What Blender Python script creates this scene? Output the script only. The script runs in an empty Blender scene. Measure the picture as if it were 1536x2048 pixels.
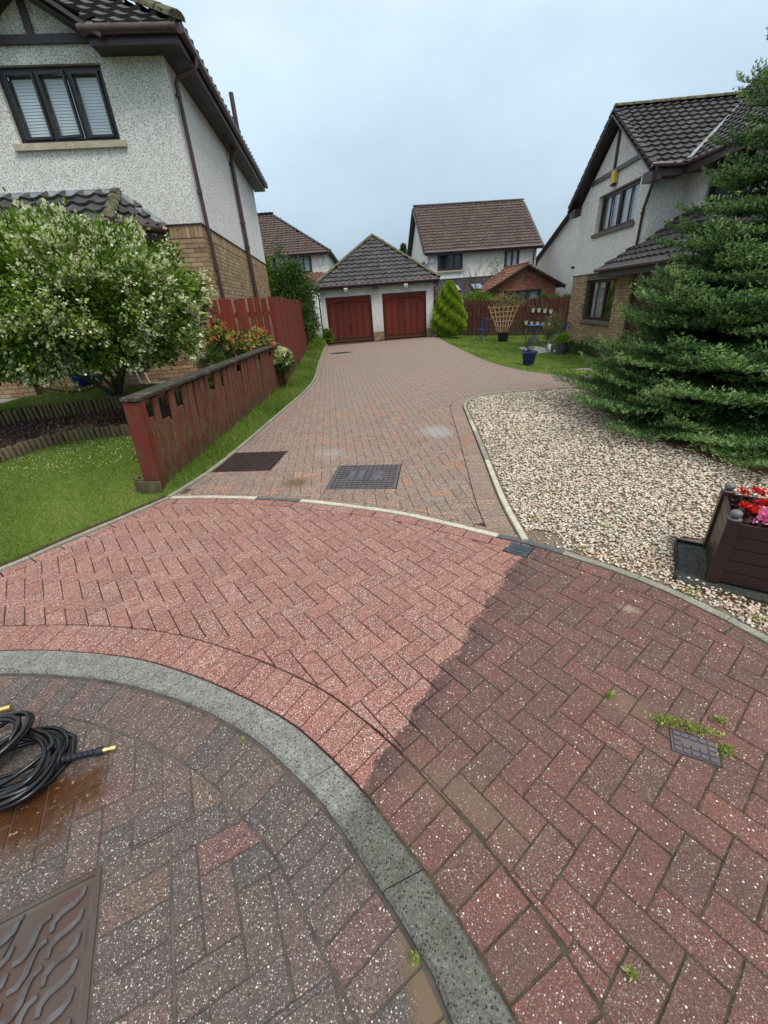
import bpy, math, random
import numpy as np
from mathutils import Vector, Matrix
random.seed(7); RNG = np.random.default_rng(7)
scn = bpy.context.scene
PI = math.pi
# ------------------------------------------------------------------ camera
TH, RO = math.radians(27.4), math.radians(-4.2)
Fv = Vector((0, math.cos(TH), -math.sin(TH))); R0 = Vector((1, 0, 0)); U0 = R0.cross(Fv)
Rv = R0*math.cos(RO)+U0*math.sin(RO); Uv = U0*math.cos(RO)-R0*math.sin(RO)
cam = bpy.data.cameras.new('camera'); cam_o = bpy.data.objects.new('camera', cam)
scn.collection.objects.link(cam_o)
M = Matrix((Rv, Uv, -Fv)).transposed().to_4x4(); M.translation = Vector((0, 0, 1.6))
cam_o.matrix_world = M
cam.sensor_fit = 'HORIZONTAL'; cam.sensor_width = 36; cam.lens = 36*808/1536
cam.clip_start = 0.05; cam.clip_end = 2000
scn.camera = cam_o
# ------------------------------------------------------------------ world
SUN_EL, SUN_AZ = math.radians(58), math.radians(140)      # azimuth clockwise from +Y
w = bpy.data.worlds.new('World'); scn.world = w; w.use_nodes = True
nt = w.node_tree; nt.nodes.clear()
out = nt.nodes.new('ShaderNodeOutputWorld'); bg = nt.nodes.new('ShaderNodeBackground')
sky = nt.nodes.new('ShaderNodeTexSky'); sky.sky_type = 'NISHITA'; sky.sun_disc = False
sky.sun_elevation = SUN_EL; sky.sun_rotation = SUN_AZ; sky.altitude = 50
tc = nt.nodes.new('ShaderNodeTexCoord')
mp = nt.nodes.new('ShaderNodeMapping'); mp.inputs['Scale'].default_value = (1, 1, 2.2)
nz = nt.nodes.new('ShaderNodeTexNoise'); nz.inputs['Scale'].default_value = 1.9; nz.inputs['Detail'].default_value = 6; nz.inputs['Roughness'].default_value = .52; nz.inputs['Distortion'].default_value = .15
cr = nt.nodes.new('ShaderNodeValToRGB')
cr.color_ramp.elements[0].position = .34; cr.color_ramp.elements[0].color = (2.8, 3.72, 4.55, 1)
cr.color_ramp.elements[1].position = .66; cr.color_ramp.elements[1].color = (3.75, 4.75, 5.55, 1)
mx = nt.nodes.new('ShaderNodeMix'); mx.data_type = 'RGBA'; mx.inputs[0].default_value = .93
L = nt.links.new
sx_ = nt.nodes.new('ShaderNodeSeparateXYZ'); L(tc.outputs['Generated'], sx_.inputs[0])
mr = nt.nodes.new('ShaderNodeMapRange'); mr.inputs[1].default_value = 0; mr.inputs[2].default_value = 1; mr.inputs[3].default_value = .56; mr.inputs[4].default_value = 1.9
L(sx_.outputs[2], mr.inputs[0]); vm = nt.nodes.new('ShaderNodeVectorMath'); vm.operation = 'SCALE'
L(tc.outputs['Generated'], mp.inputs[0]); L(mp.outputs[0], nz.inputs['Vector']); L(nz.outputs[0], cr.inputs[0])
L(sky.outputs[0], mx.inputs[6]); L(cr.outputs[0], vm.inputs[0]); L(mr.outputs[0], vm.inputs['Scale']); wm = nt.nodes.new('ShaderNodeMix'); wm.data_type = 'RGBA'; wm.blend_type = 'MULTIPLY'; wm.inputs[7].default_value = (1.22, 1.0, .84, 1)
m2_ = nt.nodes.new('ShaderNodeMapRange'); m2_.inputs[1].default_value = .25; m2_.inputs[2].default_value = .75; L(sx_.outputs[2], m2_.inputs[0]); L(m2_.outputs[0], wm.inputs[0]); L(vm.outputs[0], wm.inputs[6]); L(wm.outputs[2], mx.inputs[7]); L(mx.outputs[2], bg.inputs[0])
bg.inputs[1].default_value = .12; L(bg.outputs[0], out.inputs[0])
# ------------------------------------------------------------------ sun
sl = bpy.data.lights.new('sun', 'SUN'); sl.energy = 1.5; sl.angle = math.radians(22); sl.color = (1, .94, .85)
so = bpy.data.objects.new('sun', sl); scn.collection.objects.link(so)
sd = Vector((math.sin(SUN_AZ)*math.cos(SUN_EL), math.cos(SUN_AZ)*math.cos(SUN_EL), math.sin(SUN_EL)))
so.rotation_euler = (-sd).to_track_quat('-Z', 'Y').to_euler()
scn.view_settings.view_transform = 'Standard'; scn.view_settings.look = 'None'
scn.view_settings.exposure = 0.74; scn.view_settings.gamma = 1
scn.render.engine = 'CYCLES'

# ================================================================== materials
MATS = {}
class NM:
    def __init__(s, name, rough=.8, spec=.35, metal=0):
        m = bpy.data.materials.new(name); m.use_nodes = True; s.m = m; s.t = m.node_tree
        s.b = s.t.nodes['Principled BSDF']; s.b.inputs['Roughness'].default_value = rough
        s.b.inputs['Specular IOR Level'].default_value = spec; s.b.inputs['Metallic'].default_value = metal
        MATS[name] = m; s._pos = None
    def n(s, t, **k):
        x = s.t.nodes.new(t)
        for a, b in k.items():
            if hasattr(x, a): setattr(x, a, b)
            else: x.inputs[a.replace('_', ' ')].default_value = b
        return x
    def l(s, a, b): s.t.links.new(a, b)
    def pos(s, scale=(1, 1, 1), rot=0):
        if scale == (1, 1, 1) and not rot:
            if s._pos is None: s._pos = s.n('ShaderNodeNewGeometry').outputs['Position']
            return s._pos
        mpn = s.n('ShaderNodeMapping'); mpn.inputs['Scale'].default_value = scale; mpn.inputs['Rotation'].default_value = (0, 0, rot)
        s.l(s.pos(), mpn.inputs[0]); return mpn.outputs[0]
    def noise(s, scale, detail=3, rough=.5, vec=None, col=False):
        x = s.n('ShaderNodeTexNoise'); x.inputs['Scale'].default_value = scale; x.inputs['Detail'].default_value = detail; x.inputs['Roughness'].default_value = rough
        s.l(vec if vec is not None else s.pos(), x.inputs['Vector']); return x.outputs['Color' if col else 'Fac']
    def voro(s, scale, out='Color', vec=None, rnd=1):
        x = s.n('ShaderNodeTexVoronoi'); x.inputs['Scale'].default_value = scale; x.inputs['Randomness'].default_value = rnd
        s.l(vec if vec is not None else s.pos(), x.inputs['Vector']); return x.outputs[out]
    def ramp(s, fac, stops, interp='LINEAR'):
        x = s.n('ShaderNodeValToRGB'); e = x.color_ramp.elements; x.color_ramp.interpolation = interp
        while len(e) < len(stops): e.new(.5)
        for i, (p, c) in enumerate(stops):
            e[i].position = p
            e[i].color = (c, c, c, 1) if isinstance(c, (int, float)) else (*c, 1)
        s.l(fac, x.inputs[0]); return x.outputs[0]
    def mix(s, f, a, b, mode='MIX'):
        x = s.n('ShaderNodeMix'); x.data_type = 'RGBA'; x.blend_type = mode
        for v, i in ((f, 0), (a, 6), (b, 7)):
            if isinstance(v, (int, float)) and i == 0: x.inputs[0].default_value = v
            elif isinstance(v, (tuple, list)): x.inputs[i].default_value = (*v, 1)
            else: s.l(v, x.inputs[i])
        return x.outputs[2]
    def math(s, op, a, b=0, clamp=False):
        x = s.n('ShaderNodeMath'); x.operation = op; x.use_clamp = clamp
        for v, i in ((a, 0), (b, 1)):
            if isinstance(v, (int, float)): x.inputs[i].default_value = v
            else: s.l(v, x.inputs[i])
        return x.outputs[0]
    def sep(s, v, ch=0):
        x = s.n('ShaderNodeSeparateXYZ'); s.l(v, x.inputs[0]); return x.outputs[ch]
    def rnd(s):
        a = s.n('ShaderNodeAttribute'); a.attribute_name = 'rnd'
        o = s.n('ShaderNodeObjectInfo')
        return s.math('FRACT', s.math('ADD', a.outputs['Fac'], o.outputs['Random']))
    def attr(s):
        a = s.n('ShaderNodeAttribute'); a.attribute_name = 'rnd'; return a.outputs['Fac']
    def bump(s, h, strength=.5, dist=.01):
        x = s.n('ShaderNodeBump'); x.inputs['Strength'].default_value = strength; x.inputs['Distance'].default_value = dist
        s.l(h, x.inputs['Height']); s.l(x.outputs[0], s.b.inputs['Normal'])
    def col(s, c):
        if isinstance(c, (tuple, list)): s.b.inputs['Base Color'].default_value = (*c, 1)
        else: s.l(c, s.b.inputs['Base Color'])
    def rough(s, r): s.l(r, s.b.inputs['Roughness'])
    def dline(s, p, q):
        "signed distance to ground line p->q (positive on its right)"
        nx, ny = (q[1]-p[1]), -(q[0]-p[0]); n = math.hypot(nx, ny); nx /= n; ny /= n
        P = s.pos(); a = s.math('MULTIPLY', s.sep(P, 0), nx); b = s.math('MULTIPLY', s.sep(P, 1), ny)
        return s.math('SUBTRACT', s.math('ADD', a, b), p[0]*nx+p[1]*ny)
    def blob(s, c, rx, ry, rot=0, soft=.5, wob=.3, ws=9):
        "soft elliptical mask on the ground"
        P = s.pos(); x = s.math('SUBTRACT', s.sep(P, 0), c[0]); y = s.math('SUBTRACT', s.sep(P, 1), c[1])
        cc, ss = math.cos(rot), math.sin(rot)
        u = s.math('DIVIDE', s.math('ADD', s.math('MULTIPLY', x, cc), s.math('MULTIPLY', y, ss)), rx)
        v = s.math('DIVIDE', s.math('SUBTRACT', s.math('MULTIPLY', y, cc), s.math('MULTIPLY', x, ss)), ry)
        d = s.math('SQRT', s.math('ADD', s.math('MULTIPLY', u, u), s.math('MULTIPLY', v, v)))
        nn = s.math('MULTIPLY', s.math('SUBTRACT', s.noise(ws, 4, .6), .5), wob*2)
        return s.ramp(s.math('ADD', d, nn), [(1-soft, 1), (1, 0)]) if soft < 1 else s.ramp(s.math('ADD', d, nn), [(0, 1), (1, 0)])

def paver_mat(name, base_stops, chips=.5, dark=.2):
    k = NM(name, .78, .25)
    base = k.ramp(k.rnd(), base_stops)
    base = k.mix(k.ramp(k.noise(3.5, 4, .6), [(.35, .0), (.75, .35)]), base, (.15, .095, .075))
    base = k.mix(.7, base, k.ramp(k.noise(130, 3, .75), [(.32, .25), (.5, .95), (.70, 1.75)]), 'MULTIPLY')
    base = k.mix(.4, base, k.ramp(k.noise(28, 3, .6), [(.3, .5), (.7, 1.45)]), 'MULTIPLY')
    cd = k.voro(230); dk = k.voro(230, 'Distance')
    base = k.mix(k.math('MULTIPLY', k.ramp(k.sep(cd, 0), [(1-dark-.02, 0), (1-dark, .85)]), k.ramp(dk, [(.42, 1), (.6, 0)])), base, (.022, .018, .018))
    for sc, am, hi in ((300, .34, .66), (170, .16, .76)):
        v1 = k.voro(sc, 'Color'); d1 = k.voro(sc, 'Distance')
        m1 = k.math('MULTIPLY', k.ramp(k.sep(v1, 1), [(1-chips*am, 0), (1-chips*am+.015, 1)]), k.ramp(d1, [(.30, .9), (.46, 0)]))
        base = k.mix(m1, base, k.ramp(k.sep(v1, 2), [(0, (hi*.62, hi*.42, hi*.33)), (.6, (hi, hi*.86, hi*.74)), (1, (hi*1.1, hi*1.02, hi*.92))]))
    k.bump(k.math('ADD', k.noise(300, 3, .7), k.math('MULTIPLY', k.noise(60, 3), .6)), .7, .0022)
    return k, base
def big_chips(k, base, sc, am, c, r0=.2, r1=.34):
    v = k.voro(sc, 'Color'); dd = k.voro(sc, 'Distance')
    return k.mix(k.math('MULTIPLY', k.ramp(k.sep(v, 0), [(1-am, 0), (1-am+.01, 1)]), k.ramp(dd, [(r0, .95), (r1, 0)])), base, c)

CLEAN = ((-.19, .84), (.95, 2.33))
def clean_mask(k):
    d = k.dline(*CLEAN)
    n = k.math('MULTIPLY', k.math('SUBTRACT', k.noise(5, 4, .6), .5), .17)
    n2 = k.math('MULTIPLY', k.math('SUBTRACT', k.noise(70, 4, .7), .5), .055)
    return k.ramp(k.math('ADD', k.math('ADD', k.math('ADD', d, n), n2), .5), [(.490, 0), (.500, .85), (.515, 1)])     # 1 = dirty side

k, base = paver_mat('paver_red', [(0, (.225, .085, .070)), (.5, (.265, .103, .084)), (1, (.29, .125, .10))], chips=1.2, dark=.20)
dm = clean_mask(k)
k2, grime = None, None
g0 = k.mix(k.ramp(k.noise(2.6, 5, .6), [(.35, .12), (.7, .5)]), base, (.080, .060, .048))
g0 = k.mix(.80, g0, (.58, .53, .52), 'MULTIPLY')
redn = k.ramp(k.math('ADD', k.math('MULTIPLY', k.rnd(), .45), k.noise(9, 4, .65)), [(.45, 0), (1.0, .62)])
g0 = k.mix(redn, k.mix(.42, g0, (.092, .074, .066)), k.mix(.25, g0, (.22, .055, .048)))
edge = k.math('MULTIPLY', k.ramp(k.dline(*CLEAN), [(.0, .75), (.16, 0)]), k.ramp(k.noise(7, 4, .7), [(.40, .1), (.62, 1)]))
g0 = k.mix(edge, g0, (.035, .024, .026))
g0 = big_chips(k, g0, 150, .10, (.66, .60, .54)); g0 = big_chips(k, g0, 82, .06, (.80, .75, .67), .17, .27)
g0 = k.mix(k.math('MULTIPLY', k.blob((.22, .80), .34, .13, -.6, .8, .3, 12), .42), g0, (.17, .125, .08))
g0 = k.mix(k.math('MULTIPLY', k.blob((.98, 1.12), .16, .1, -.7, .8), .45), g0, (.20, .12, .08))
g0 = k.mix(k.math('MULTIPLY', k.blob((1.32, 1.7), .07, .04, -.5, .9), .8), g0, (.30, .23, .18))
k.col(k.mix(dm, base, g0))

k, base = paver_mat('paver_drive', [(0, (.165, .115, .090)), (.35, (.215, .148, .112)), (.7, (.21, .130, .100)), (.86, (.19, .150, .122)), (.94, (.29, .155, .095)), (1, (.25, .115, .085))], chips=1.1, dark=.15)
base = k.mix(k.math('MULTIPLY', k.blob((.80, 5.35), .26, .36, .1, .6, .25, 6), .75), base, (.30, .29, .28))
base = k.mix(k.math('MULTIPLY', k.blob((-.6, 4.75), .26, .3, .1, .9, .4, 6), .5), base, (.31, .28, .28))
base = k.mix(k.math('MULTIPLY', k.blob((-.88, 3.88), .17, .16, .1, .6, .5, 14), .7), base, (.09, .06, .025))
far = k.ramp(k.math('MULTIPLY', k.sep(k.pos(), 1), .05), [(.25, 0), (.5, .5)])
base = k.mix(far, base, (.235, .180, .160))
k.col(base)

k, base = paver_mat('paver_dark', [(0, (.075, .075, .074)), (.3, (.10, .088, .086)), (.42, (.15, .098, .088)), (.6, (.145, .10, .088)), (.74, (.098, .088, .084)), (.88, (.20, .125, .082)), (.95, (.13, .09, .084)), (1, (.22, .085, .08))], chips=.62, dark=.26)
base = k.mix(.36, base, (.105, .084, .078)); base = k.mix(1., base, (.86, .84, .84), 'MULTIPLY')
base = big_chips(k, base, 140, .11, (.60, .55, .48)); base = big_chips(k, base, 80, .06, (.70, .65, .56), .14, .25)
base = k.mix(k.math('MULTIPLY', k.blob((.03, .36), .075, .24, .33, .5, .45, 10), .93), base, (.14, .095, .06))
base = k.mix(k.math('MULTIPLY', k.blob((-.45, .98), .34, .05, -.62, .9, .6, 14), .5), base, (.13, .10, .06))
wet = k.blob((-1.40, .87), .34, .19, .42, .55, .8, 10)
base = k.mix(wet, base, k.mix(k.noise(40, 5, .7), (.018, .008, .004), (.115, .045, .014)))
wg = k.math('MULTIPLY', wet, k.ramp(k.noise(45, 3, .6), [(.62, 0), (.70, 1)])); base = k.mix(wg, base, (.30, .22, .15))
k.col(base); k.rough(k.mix(wet, (.6, .6, .6), (.14, .14, .14)))

k = NM('joint_red', .95, .1); dm = clean_mask(k)
k.col(k.mix(dm, (.045, .016, .014), k.ramp(k.noise(20, 4, .6), [(.3, (.035, .028, .022)), (.6, (.075, .065, .045)), (.8, (.07, .085, .03))])))
k = NM('joint_sand', .95, .1); k.col(k.ramp(k.noise(12, 4), [(.3, (.035, .025, .02)), (.7, (.10, .075, .055))]))
k = NM('joint_dark', .95, .1); k.col(k.ramp(k.noise(12, 4), [(.3, (.06, .052, .050)), (.7, (.12, .10, .09))]))

def concrete(name, a, b, chip=None, rough=.85):
    k = NM(name, rough, .25)
    c = k.ramp(k.noise(9, 5, .65), [(.3, a), (.7, b)])
    c = k.mix(.6, c, k.ramp(k.noise(160, 3, .75), [(.32, .35), (.7, 1.6)]), 'MULTIPLY')
    cd = k.voro(240); c = k.mix(k.ramp(k.sep(cd, 0), [(.80, 0), (.84, .75)]), c, (a[0]*.25, a[1]*.25, a[2]*.25))
    if chip:
        cc = k.voro(190); dd = k.voro(190, 'Distance')
        c = k.mix(k.math('MULTIPLY', k.ramp(k.sep(cc, 1), [(1-chip, 0), (1-chip+.02, 1)]), k.ramp(dd, [(.3, .9), (.45, 0)])), c, (.6, .58, .52))
    c = k.mix(k.ramp(k.noise(2.2, 3), [(.4, 0), (.75, .5)]), c, (a[0]*.6, a[1]*.62, a[2]*.55))
    k.col(c); k.bump(k.noise(150, 4, .7), .6, .003); return k
k = NM('kerb_grey', .85, .25)
c = k.ramp(k.noise(14, 5, .7), [(.3, (.15, .148, .134)), (.7, (.255, .25, .228))]); c = k.mix(.7, c, k.ramp(k.noise(120, 3, .75), [(.32, .35), (.7, 1.65)]), 'MULTIPLY')
cd = k.voro(150); dd = k.voro(150, 'Distance'); c = k.mix(k.math('MULTIPLY', k.ramp(k.sep(cd, 0), [(.80, 0), (.82, .92)]), k.ramp(dd, [(.4, 1), (.55, 0)])), c, (.03, .03, .027))
c = big_chips(k, c, 170, .07, (.6, .58, .52))
kd = k.ramp(k.math('ADD', k.dline((-.19, .84), (.95, 2.33)), k.math('MULTIPLY', k.noise(8, 4, .6), .12)), [(.03, 0), (.10, 1)])
c = k.mix(kd, c, k.mix(.85, c, (.50, .50, .47), 'MULTIPLY')); c = k.mix(k.math('MULTIPLY', kd, k.ramp(k.noise(6, 4, .7), [(.5, 0), (.75, .6)])), c, (.085, .08, .05))
k.col(c); k.bump(k.math('ADD', k.noise(150, 4, .7), dd), .8, .004)
concrete('edging_pale', (.46, .42, .33), (.66, .61, .48), .1)
concrete('edging_old', (.22, .21, .17), (.38, .36, .29), .1)
concrete('edging_dark', (.09, .09, .095), (.16, .155, .155), .04)
concrete('slab', (.30, .30, .27), (.42, .41, .37))
concrete('sill_stone', (.42, .36, .27), (.58, .51, .40))
concrete('sill_dark', (.13, .11, .09), (.2, .17, .14))

def harl(name, white=.88, dens=.72, sc=105):
    k = NM(name, .95, .12)
    v = k.voro(sc, 'Color'); c = k.ramp(k.sep(v, 0), [(0, (white, white*.99, white*.95)), (dens, (white*.95, white*.94, white*.91)), (dens+.05, (.50, .48, .45)), (.90, (.20, .19, .175)), (1, (.48, .41, .34))])
    c = k.mix(k.ramp(k.noise(60, 3, .7), [(.52, 0), (.62, .75)]), c, (.30, .295, .28))
    c = k.mix(k.ramp(k.noise(.8, 4, .6), [(.45, 0), (.85, .35)]), c, (.42, .42, .39))
    st = k.math('MULTIPLY', k.ramp(k.noise(3.2, 5, .65, k.pos((2.2, 2.2, .22))), [(.54, 0), (.82, .42)]), 1)
    c = k.mix(st, c, (.36, .36, .32))
    zz = k.sep(k.pos(), 2); low = k.math('MULTIPLY', k.ramp(k.math('ADD', zz, k.math('MULTIPLY', k.noise(2.5, 4), .5)), [(.35, .6), (.9, 0)]), 1); c = k.mix(low, c, (.22, .23, .17))
    k.col(c); k.bump(k.voro(sc, 'Distance'), .8, .009); return k
harl('harling'); harl('harling_far', .86, .78, 60)
k = NM('mortar', .95, .1); k.col(k.ramp(k.noise(20), [(.3, (.085, .07, .055)), (.7, (.15, .13, .105))]))
def brick(name, stops):
    k = NM(name, .9, .2); c = k.ramp(k.rnd(), stops)
    c = k.mix(.5, c, k.ramp(k.noise(35, 4, .6), [(.3, .45), (.7, 1.45)]), 'MULTIPLY')
    k.col(c); k.bump(k.noise(120, 3), .5, .004)
brick('brick_tan', [(0, (.25, .165, .09)), (.4, (.36, .25, .15)), (.7, (.29, .19, .11)), (.88, (.44, .33, .21)), (1, (.17, .105, .065))])
brick('brick_red', [(0, (.23, .085, .055)), (.5, (.31, .12, .08)), (1, (.36, .17, .11))])
def tilem(name, a, b, moss):
    k = NM(name, .8, .3); c = k.mix(k.rnd(), a, b)
    c = k.mix(.6, c, k.ramp(k.noise(14, 4, .65), [(.3, .45), (.72, 1.6)]), 'MULTIPLY')
    c = k.mix(k.ramp(k.noise(1.8, 5, .7), [(.5, 0), (.8, moss)]), c, (.10, .10, .055))
    c = k.mix(k.ramp(k.noise(60, 3, .7), [(.66, 0), (.72, .5)]), c, (.25, .26, .23))
    k.col(c); k.bump(k.noise(50, 3), .4, .006)
tilem('tile_dark', (.045, .042, .045), (.080, .074, .078), .45)
tilem('tile_brown', (.070, .048, .044), (.105, .072, .065), .25)
tilem('tile_orange', (.16, .075, .058), (.23, .105, .08), .3)
k = NM('ridge_mossy', .95, .2); k.col(k.ramp(k.noise(12, 5, .7), [(.3, (.045, .04, .03)), (.5, (.10, .095, .05)), (.7, (.21, .20, .17))])); k.bump(k.noise(60, 4), .8, .01)
k = NM('lead', .45, .5, .4); k.col(k.ramp(k.noise(5, 4), [(.3, (.16, .18, .20)), (.7, (.33, .36, .38))]))
def plain(name, c, rough=.5, spec=.4, metal=0, var=.35, sc=8):
    k = NM(name, rough, spec, metal); k.col(k.mix(var, c, k.ramp(k.noise(sc, 4, .6), [(.3, tuple(x*.55 for x in c)), (.7, tuple(min(1, x*1.45) for x in c))])))
    return k
plain('brown_upvc', (.05, .033, .036), .4); plain('brown_gutter', (.065, .038, .038), .35, .5); plain('dark_timber', (.032, .022, .022), .5)
plain('window_dark', (.016, .013, .014), .35, .5); plain('window_brown', (.045, .018, .013), .35, .5)
plain('black_rubber', (.0035, .004, .0055), .28, .5, 0, .2); plain('black_soft', (.014, .016, .022), .55, .3)
plain('brass', (.75, .55, .22), .28, .5, 1, .15); plain('steel', (.45, .47, .48), .35, .5, .9)
plain('white_paint', (.72, .72, .72), .4); plain('white_blind', (.86, .88, .90), .5, .3, 0, .05)
plain('blue_glaze', (.010, .022, .17), .12, .6, 0, .3); plain('blue_metal', (.035, .04, .24), .35); plain('blue_table', (.02, .09, .42), .4)
plain('grey_pot', (.06, .075, .08), .6); plain('cap_grey', (.13, .12, .13), .45); plain('black_pot', (.012, .012, .013), .6)
plain('slate_cover', (.035, .052, .068), .45, .4); plain('yellow_box', (.62, .42, .06), .5); plain('white_box', (.7, .7, .66), .5)
plain('lamp_face', (.6, .56, .42), .3); plain('interior', (.05, .05, .052), .9); plain('curtain', (.42, .44, .46), .9, .1, 0, .5, 14)
plain('dark_leaf', (.035, .012, .010), .6); plain('bark', (.075, .06, .04), .95, .1, 0, .6, 30); plain('stem', (.10, .075, .045), .9, .1)
plain('orange_wood', (.26, .075, .02), .45); plain('door_dark', (.03, .03, .032), .4)
plain('soil', (.055, .035, .022), .98, .1, 0, .8, 25)
k = plain('mat_black', (.045, .047, .042), .8, .2, 0, .9, 30); k.bump(k.voro(45, 'Distance'), .8, .01)
k = NM('planter', .42, .35); k.col(k.mix(k.ramp(k.noise(90, 3, .7, k.pos((6, 6, 1))), [(.3, 0), (.8, .7)]), (.030, .014, .013), (.055, .030, .026)))
k = NM('glass', .03, .6); k.col((.02, .025, .03)); 
k = NM('iron', .55, .45, .35)
k.col(k.mix(k.ramp(k.noise(7, 5, .6), [(.4, 0), (.7, 1)]), (.085, .048, .038), (.085, .072, .064))); k.bump(k.noise(200, 3), .3, .001)
k = NM('iron_high', .38, .5, .55); k.col(k.ramp(k.noise(25, 4), [(.3, (.075, .060, .058)), (.7, (.13, .12, .125))]))
k = NM('iron_cover', .5, .45, .4); k.col(k.ramp(k.noise(9, 4), [(.3, (.085, .07, .08)), (.7, (.15, .13, .14))]))
k = NM('iron_rusty', .7, .3, .2); k.col(k.ramp(k.noise(14, 5, .7), [(.3, (.018, .012, .012)), (.7, (.06, .036, .034))]))
# clear window glass: fresnel mix of see-through and mirror
m = bpy.data.materials.new('clear_glass'); m.use_nodes = True; MATS['clear_glass'] = m; t = m.node_tree; t.nodes.clear()
o_ = t.nodes.new('ShaderNodeOutputMaterial'); a_ = t.nodes.new('ShaderNodeBsdfTransparent'); b_ = t.nodes.new('ShaderNodeBsdfGlossy'); f_ = t.nodes.new('ShaderNodeLayerWeight'); x_ = t.nodes.new('ShaderNodeMixShader'); p_ = t.nodes.new('ShaderNodeMath'); p_.operation = 'POWER'; p_.inputs[1].default_value = 3.5; q_ = t.nodes.new('ShaderNodeMapRange'); q_.inputs[3].default_value = .08; q_.inputs[4].default_value = .85
a_.inputs[0].default_value = (.95, .97, .98, 1); b_.inputs['Roughness'].default_value = .02; f_.inputs[0].default_value = .5
t.links.new(f_.outputs['Facing'], p_.inputs[0]); t.links.new(p_.outputs[0], q_.inputs[0]); t.links.new(q_.outputs[0], x_.inputs[0]); t.links.new(a_.outputs[0], x_.inputs[1]); t.links.new(b_.outputs[0], x_.inputs[2]); t.links.new(x_.outputs[0], o_.inputs[0])

def stained(name, c1, c2, wear, wearamt, zs=.35):
    k = NM(name, .7, .25)
    v = k.pos((14, 14, .9)); g = k.noise(3, 5, .6, v)
    c = k.mix(g, c1, c2); c = k.mix(k.math('MULTIPLY', k.rnd(), .75), c, tuple(x*.42+.008 for x in c1))
    zz = k.sep(k.pos(), 2); gm = k.ramp(k.math('ADD', zz, k.math('MULTIPLY', k.noise(6, 4, .6), .35)), [(.20, .75), (.48, 0)]); c = k.mix(gm, c, (.055, .045, .026))
    wn = k.ramp(k.noise(4, 5, .65, k.pos((3, 3, 1.2))), [(.62-wearamt*.3, 0), (.80-wearamt*.2, .9)])
    c = k.mix(wn, c, wear); k.col(c); k.bump(g, .35, .004); return k
stained('fence_red', (.20, .030, .016), (.12, .017, .011), (.17, .06, .03), .3)
stained('fence_worn', (.215, .050, .028), (.12, .030, .018), (.135, .088, .052), .75)
stained('fence_brown', (.12, .030, .020), (.07, .020, .016), (.14, .08, .055), .5)
stained('post_red', (.17, .030, .018), (.12, .022, .014), (.09, .06, .035), .55)
stained('cap_wood', (.060, .050, .036), (.030, .026, .020), (.20, .20, .16), .25)
stained('garage_red', (.175, .028, .017), (.13, .020, .013), (.17, .05, .035), .3)
stained('log_wood', (.22, .165, .085), (.12, .085, .045), (.13, .13, .06), .45)
stained('trellis_wood', (.42, .27, .16), (.33, .20, .12), (.4, .3, .22), .4)

def leafm(name, stops, trans=.3, rough=.55):
    k = NM(name, rough, .3); c = k.ramp(k.attr(), stops); k.col(c)
    tr = k.n('ShaderNodeBsdfTranslucent'); k.l(c, tr.inputs[0]); ms = k.n('ShaderNodeMixShader'); ms.inputs[0].default_value = trans
    k.l(k.b.outputs[0], ms.inputs[1]); k.l(tr.outputs[0], ms.inputs[2]); k.l(ms.outputs[0], k.t.nodes['Material Output'].inputs[0])
leafm('leaf_shrub', [(0, (.04, .09, .008)), (.45, (.125, .215, .02)), (.8, (.26, .36, .05)), (1, (.42, .48, .10))])
leafm('petal_cream', [(0, (.45, .50, .22)), (.5, (.70, .72, .42)), (1, (.78, .78, .62))])
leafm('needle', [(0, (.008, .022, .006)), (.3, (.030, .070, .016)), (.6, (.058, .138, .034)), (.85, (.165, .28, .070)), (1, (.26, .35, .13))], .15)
leafm('grass', [(0, (.07, .125, .015)), (.5, (.14, .225, .028)), (.85, (.22, .29, .055)), (1, (.38, .34, .13))])
leafm('leaf_gold', [(0, (.11, .20, .015)), (.5, (.26, .38, .025)), (1, (.48, .56, .07))])
leafm('leaf_pieris', [(0, (.03, .08, .015)), (.35, (.10, .18, .03)), (.55, (.55, .42, .12)), (.75, (.62, .30, .13)), (1, (.60, .16, .08))])
leafm('leaf_dark', [(0, (.02, .045, .010)), (.6, (.055, .11, .022)), (1, (.14, .22, .05))])
leafm('leaf_olive', [(0, (.08, .085, .03)), (.5, (.18, .17, .06)), (1, (.36, .33, .12))])
leafm('leaf_bronze', [(0, (.03, .02, .012)), (.6, (.06, .045, .025)), (1, (.08, .10, .04))])
leafm('leaf_bright', [(0, (.12, .26, .02)), (1, (.32, .52, .06))])
leafm('leaf_varieg', [(0, (.05, .12, .03)), (.45, (.18, .26, .08)), (.6, (.60, .58, .30)), (1, (.75, .70, .45))])
leafm('weed', [(0, (.16, .22, .03)), (1, (.42, .46, .12))])
leafm('petal_red', [(0, (.42, .008, .006)), (1, (.75, .04, .02))]); leafm('petal_pink', [(0, (.70, .10, .30)), (1, (.85, .35, .52))]); leafm('petal_white', [(0, (.75, .74, .68)), (1, (.85, .83, .75))])
k = NM('pebbles', .6, .3); c = k.ramp(k.attr(), [(0, (.17, .125, .095)), (.16, (.36, .29, .21)), (.45, (.58, .52, .43)), (.7, (.70, .65, .57)), (.85, (.60, .43, .29)), (.93, (.46, .27, .19)), (1, (.78, .74, .65))]); k.col(c)
k = NM('gravel_base', .95, .1); k.col(k.ramp(k.noise(110, 4, .7), [(.35, (.08, .058, .042)), (.6, (.22, .17, .125)), (.8, (.38, .31, .24))]))
k = NM('chips', .9, .15); k.col(k.ramp(k.attr(), [(0, (.045, .028, .028)), (.5, (.12, .08, .07)), (.8, (.22, .14, .10)), (1, (.38, .24, .14))]))
k = NM('turf', .98, .1)
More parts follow.
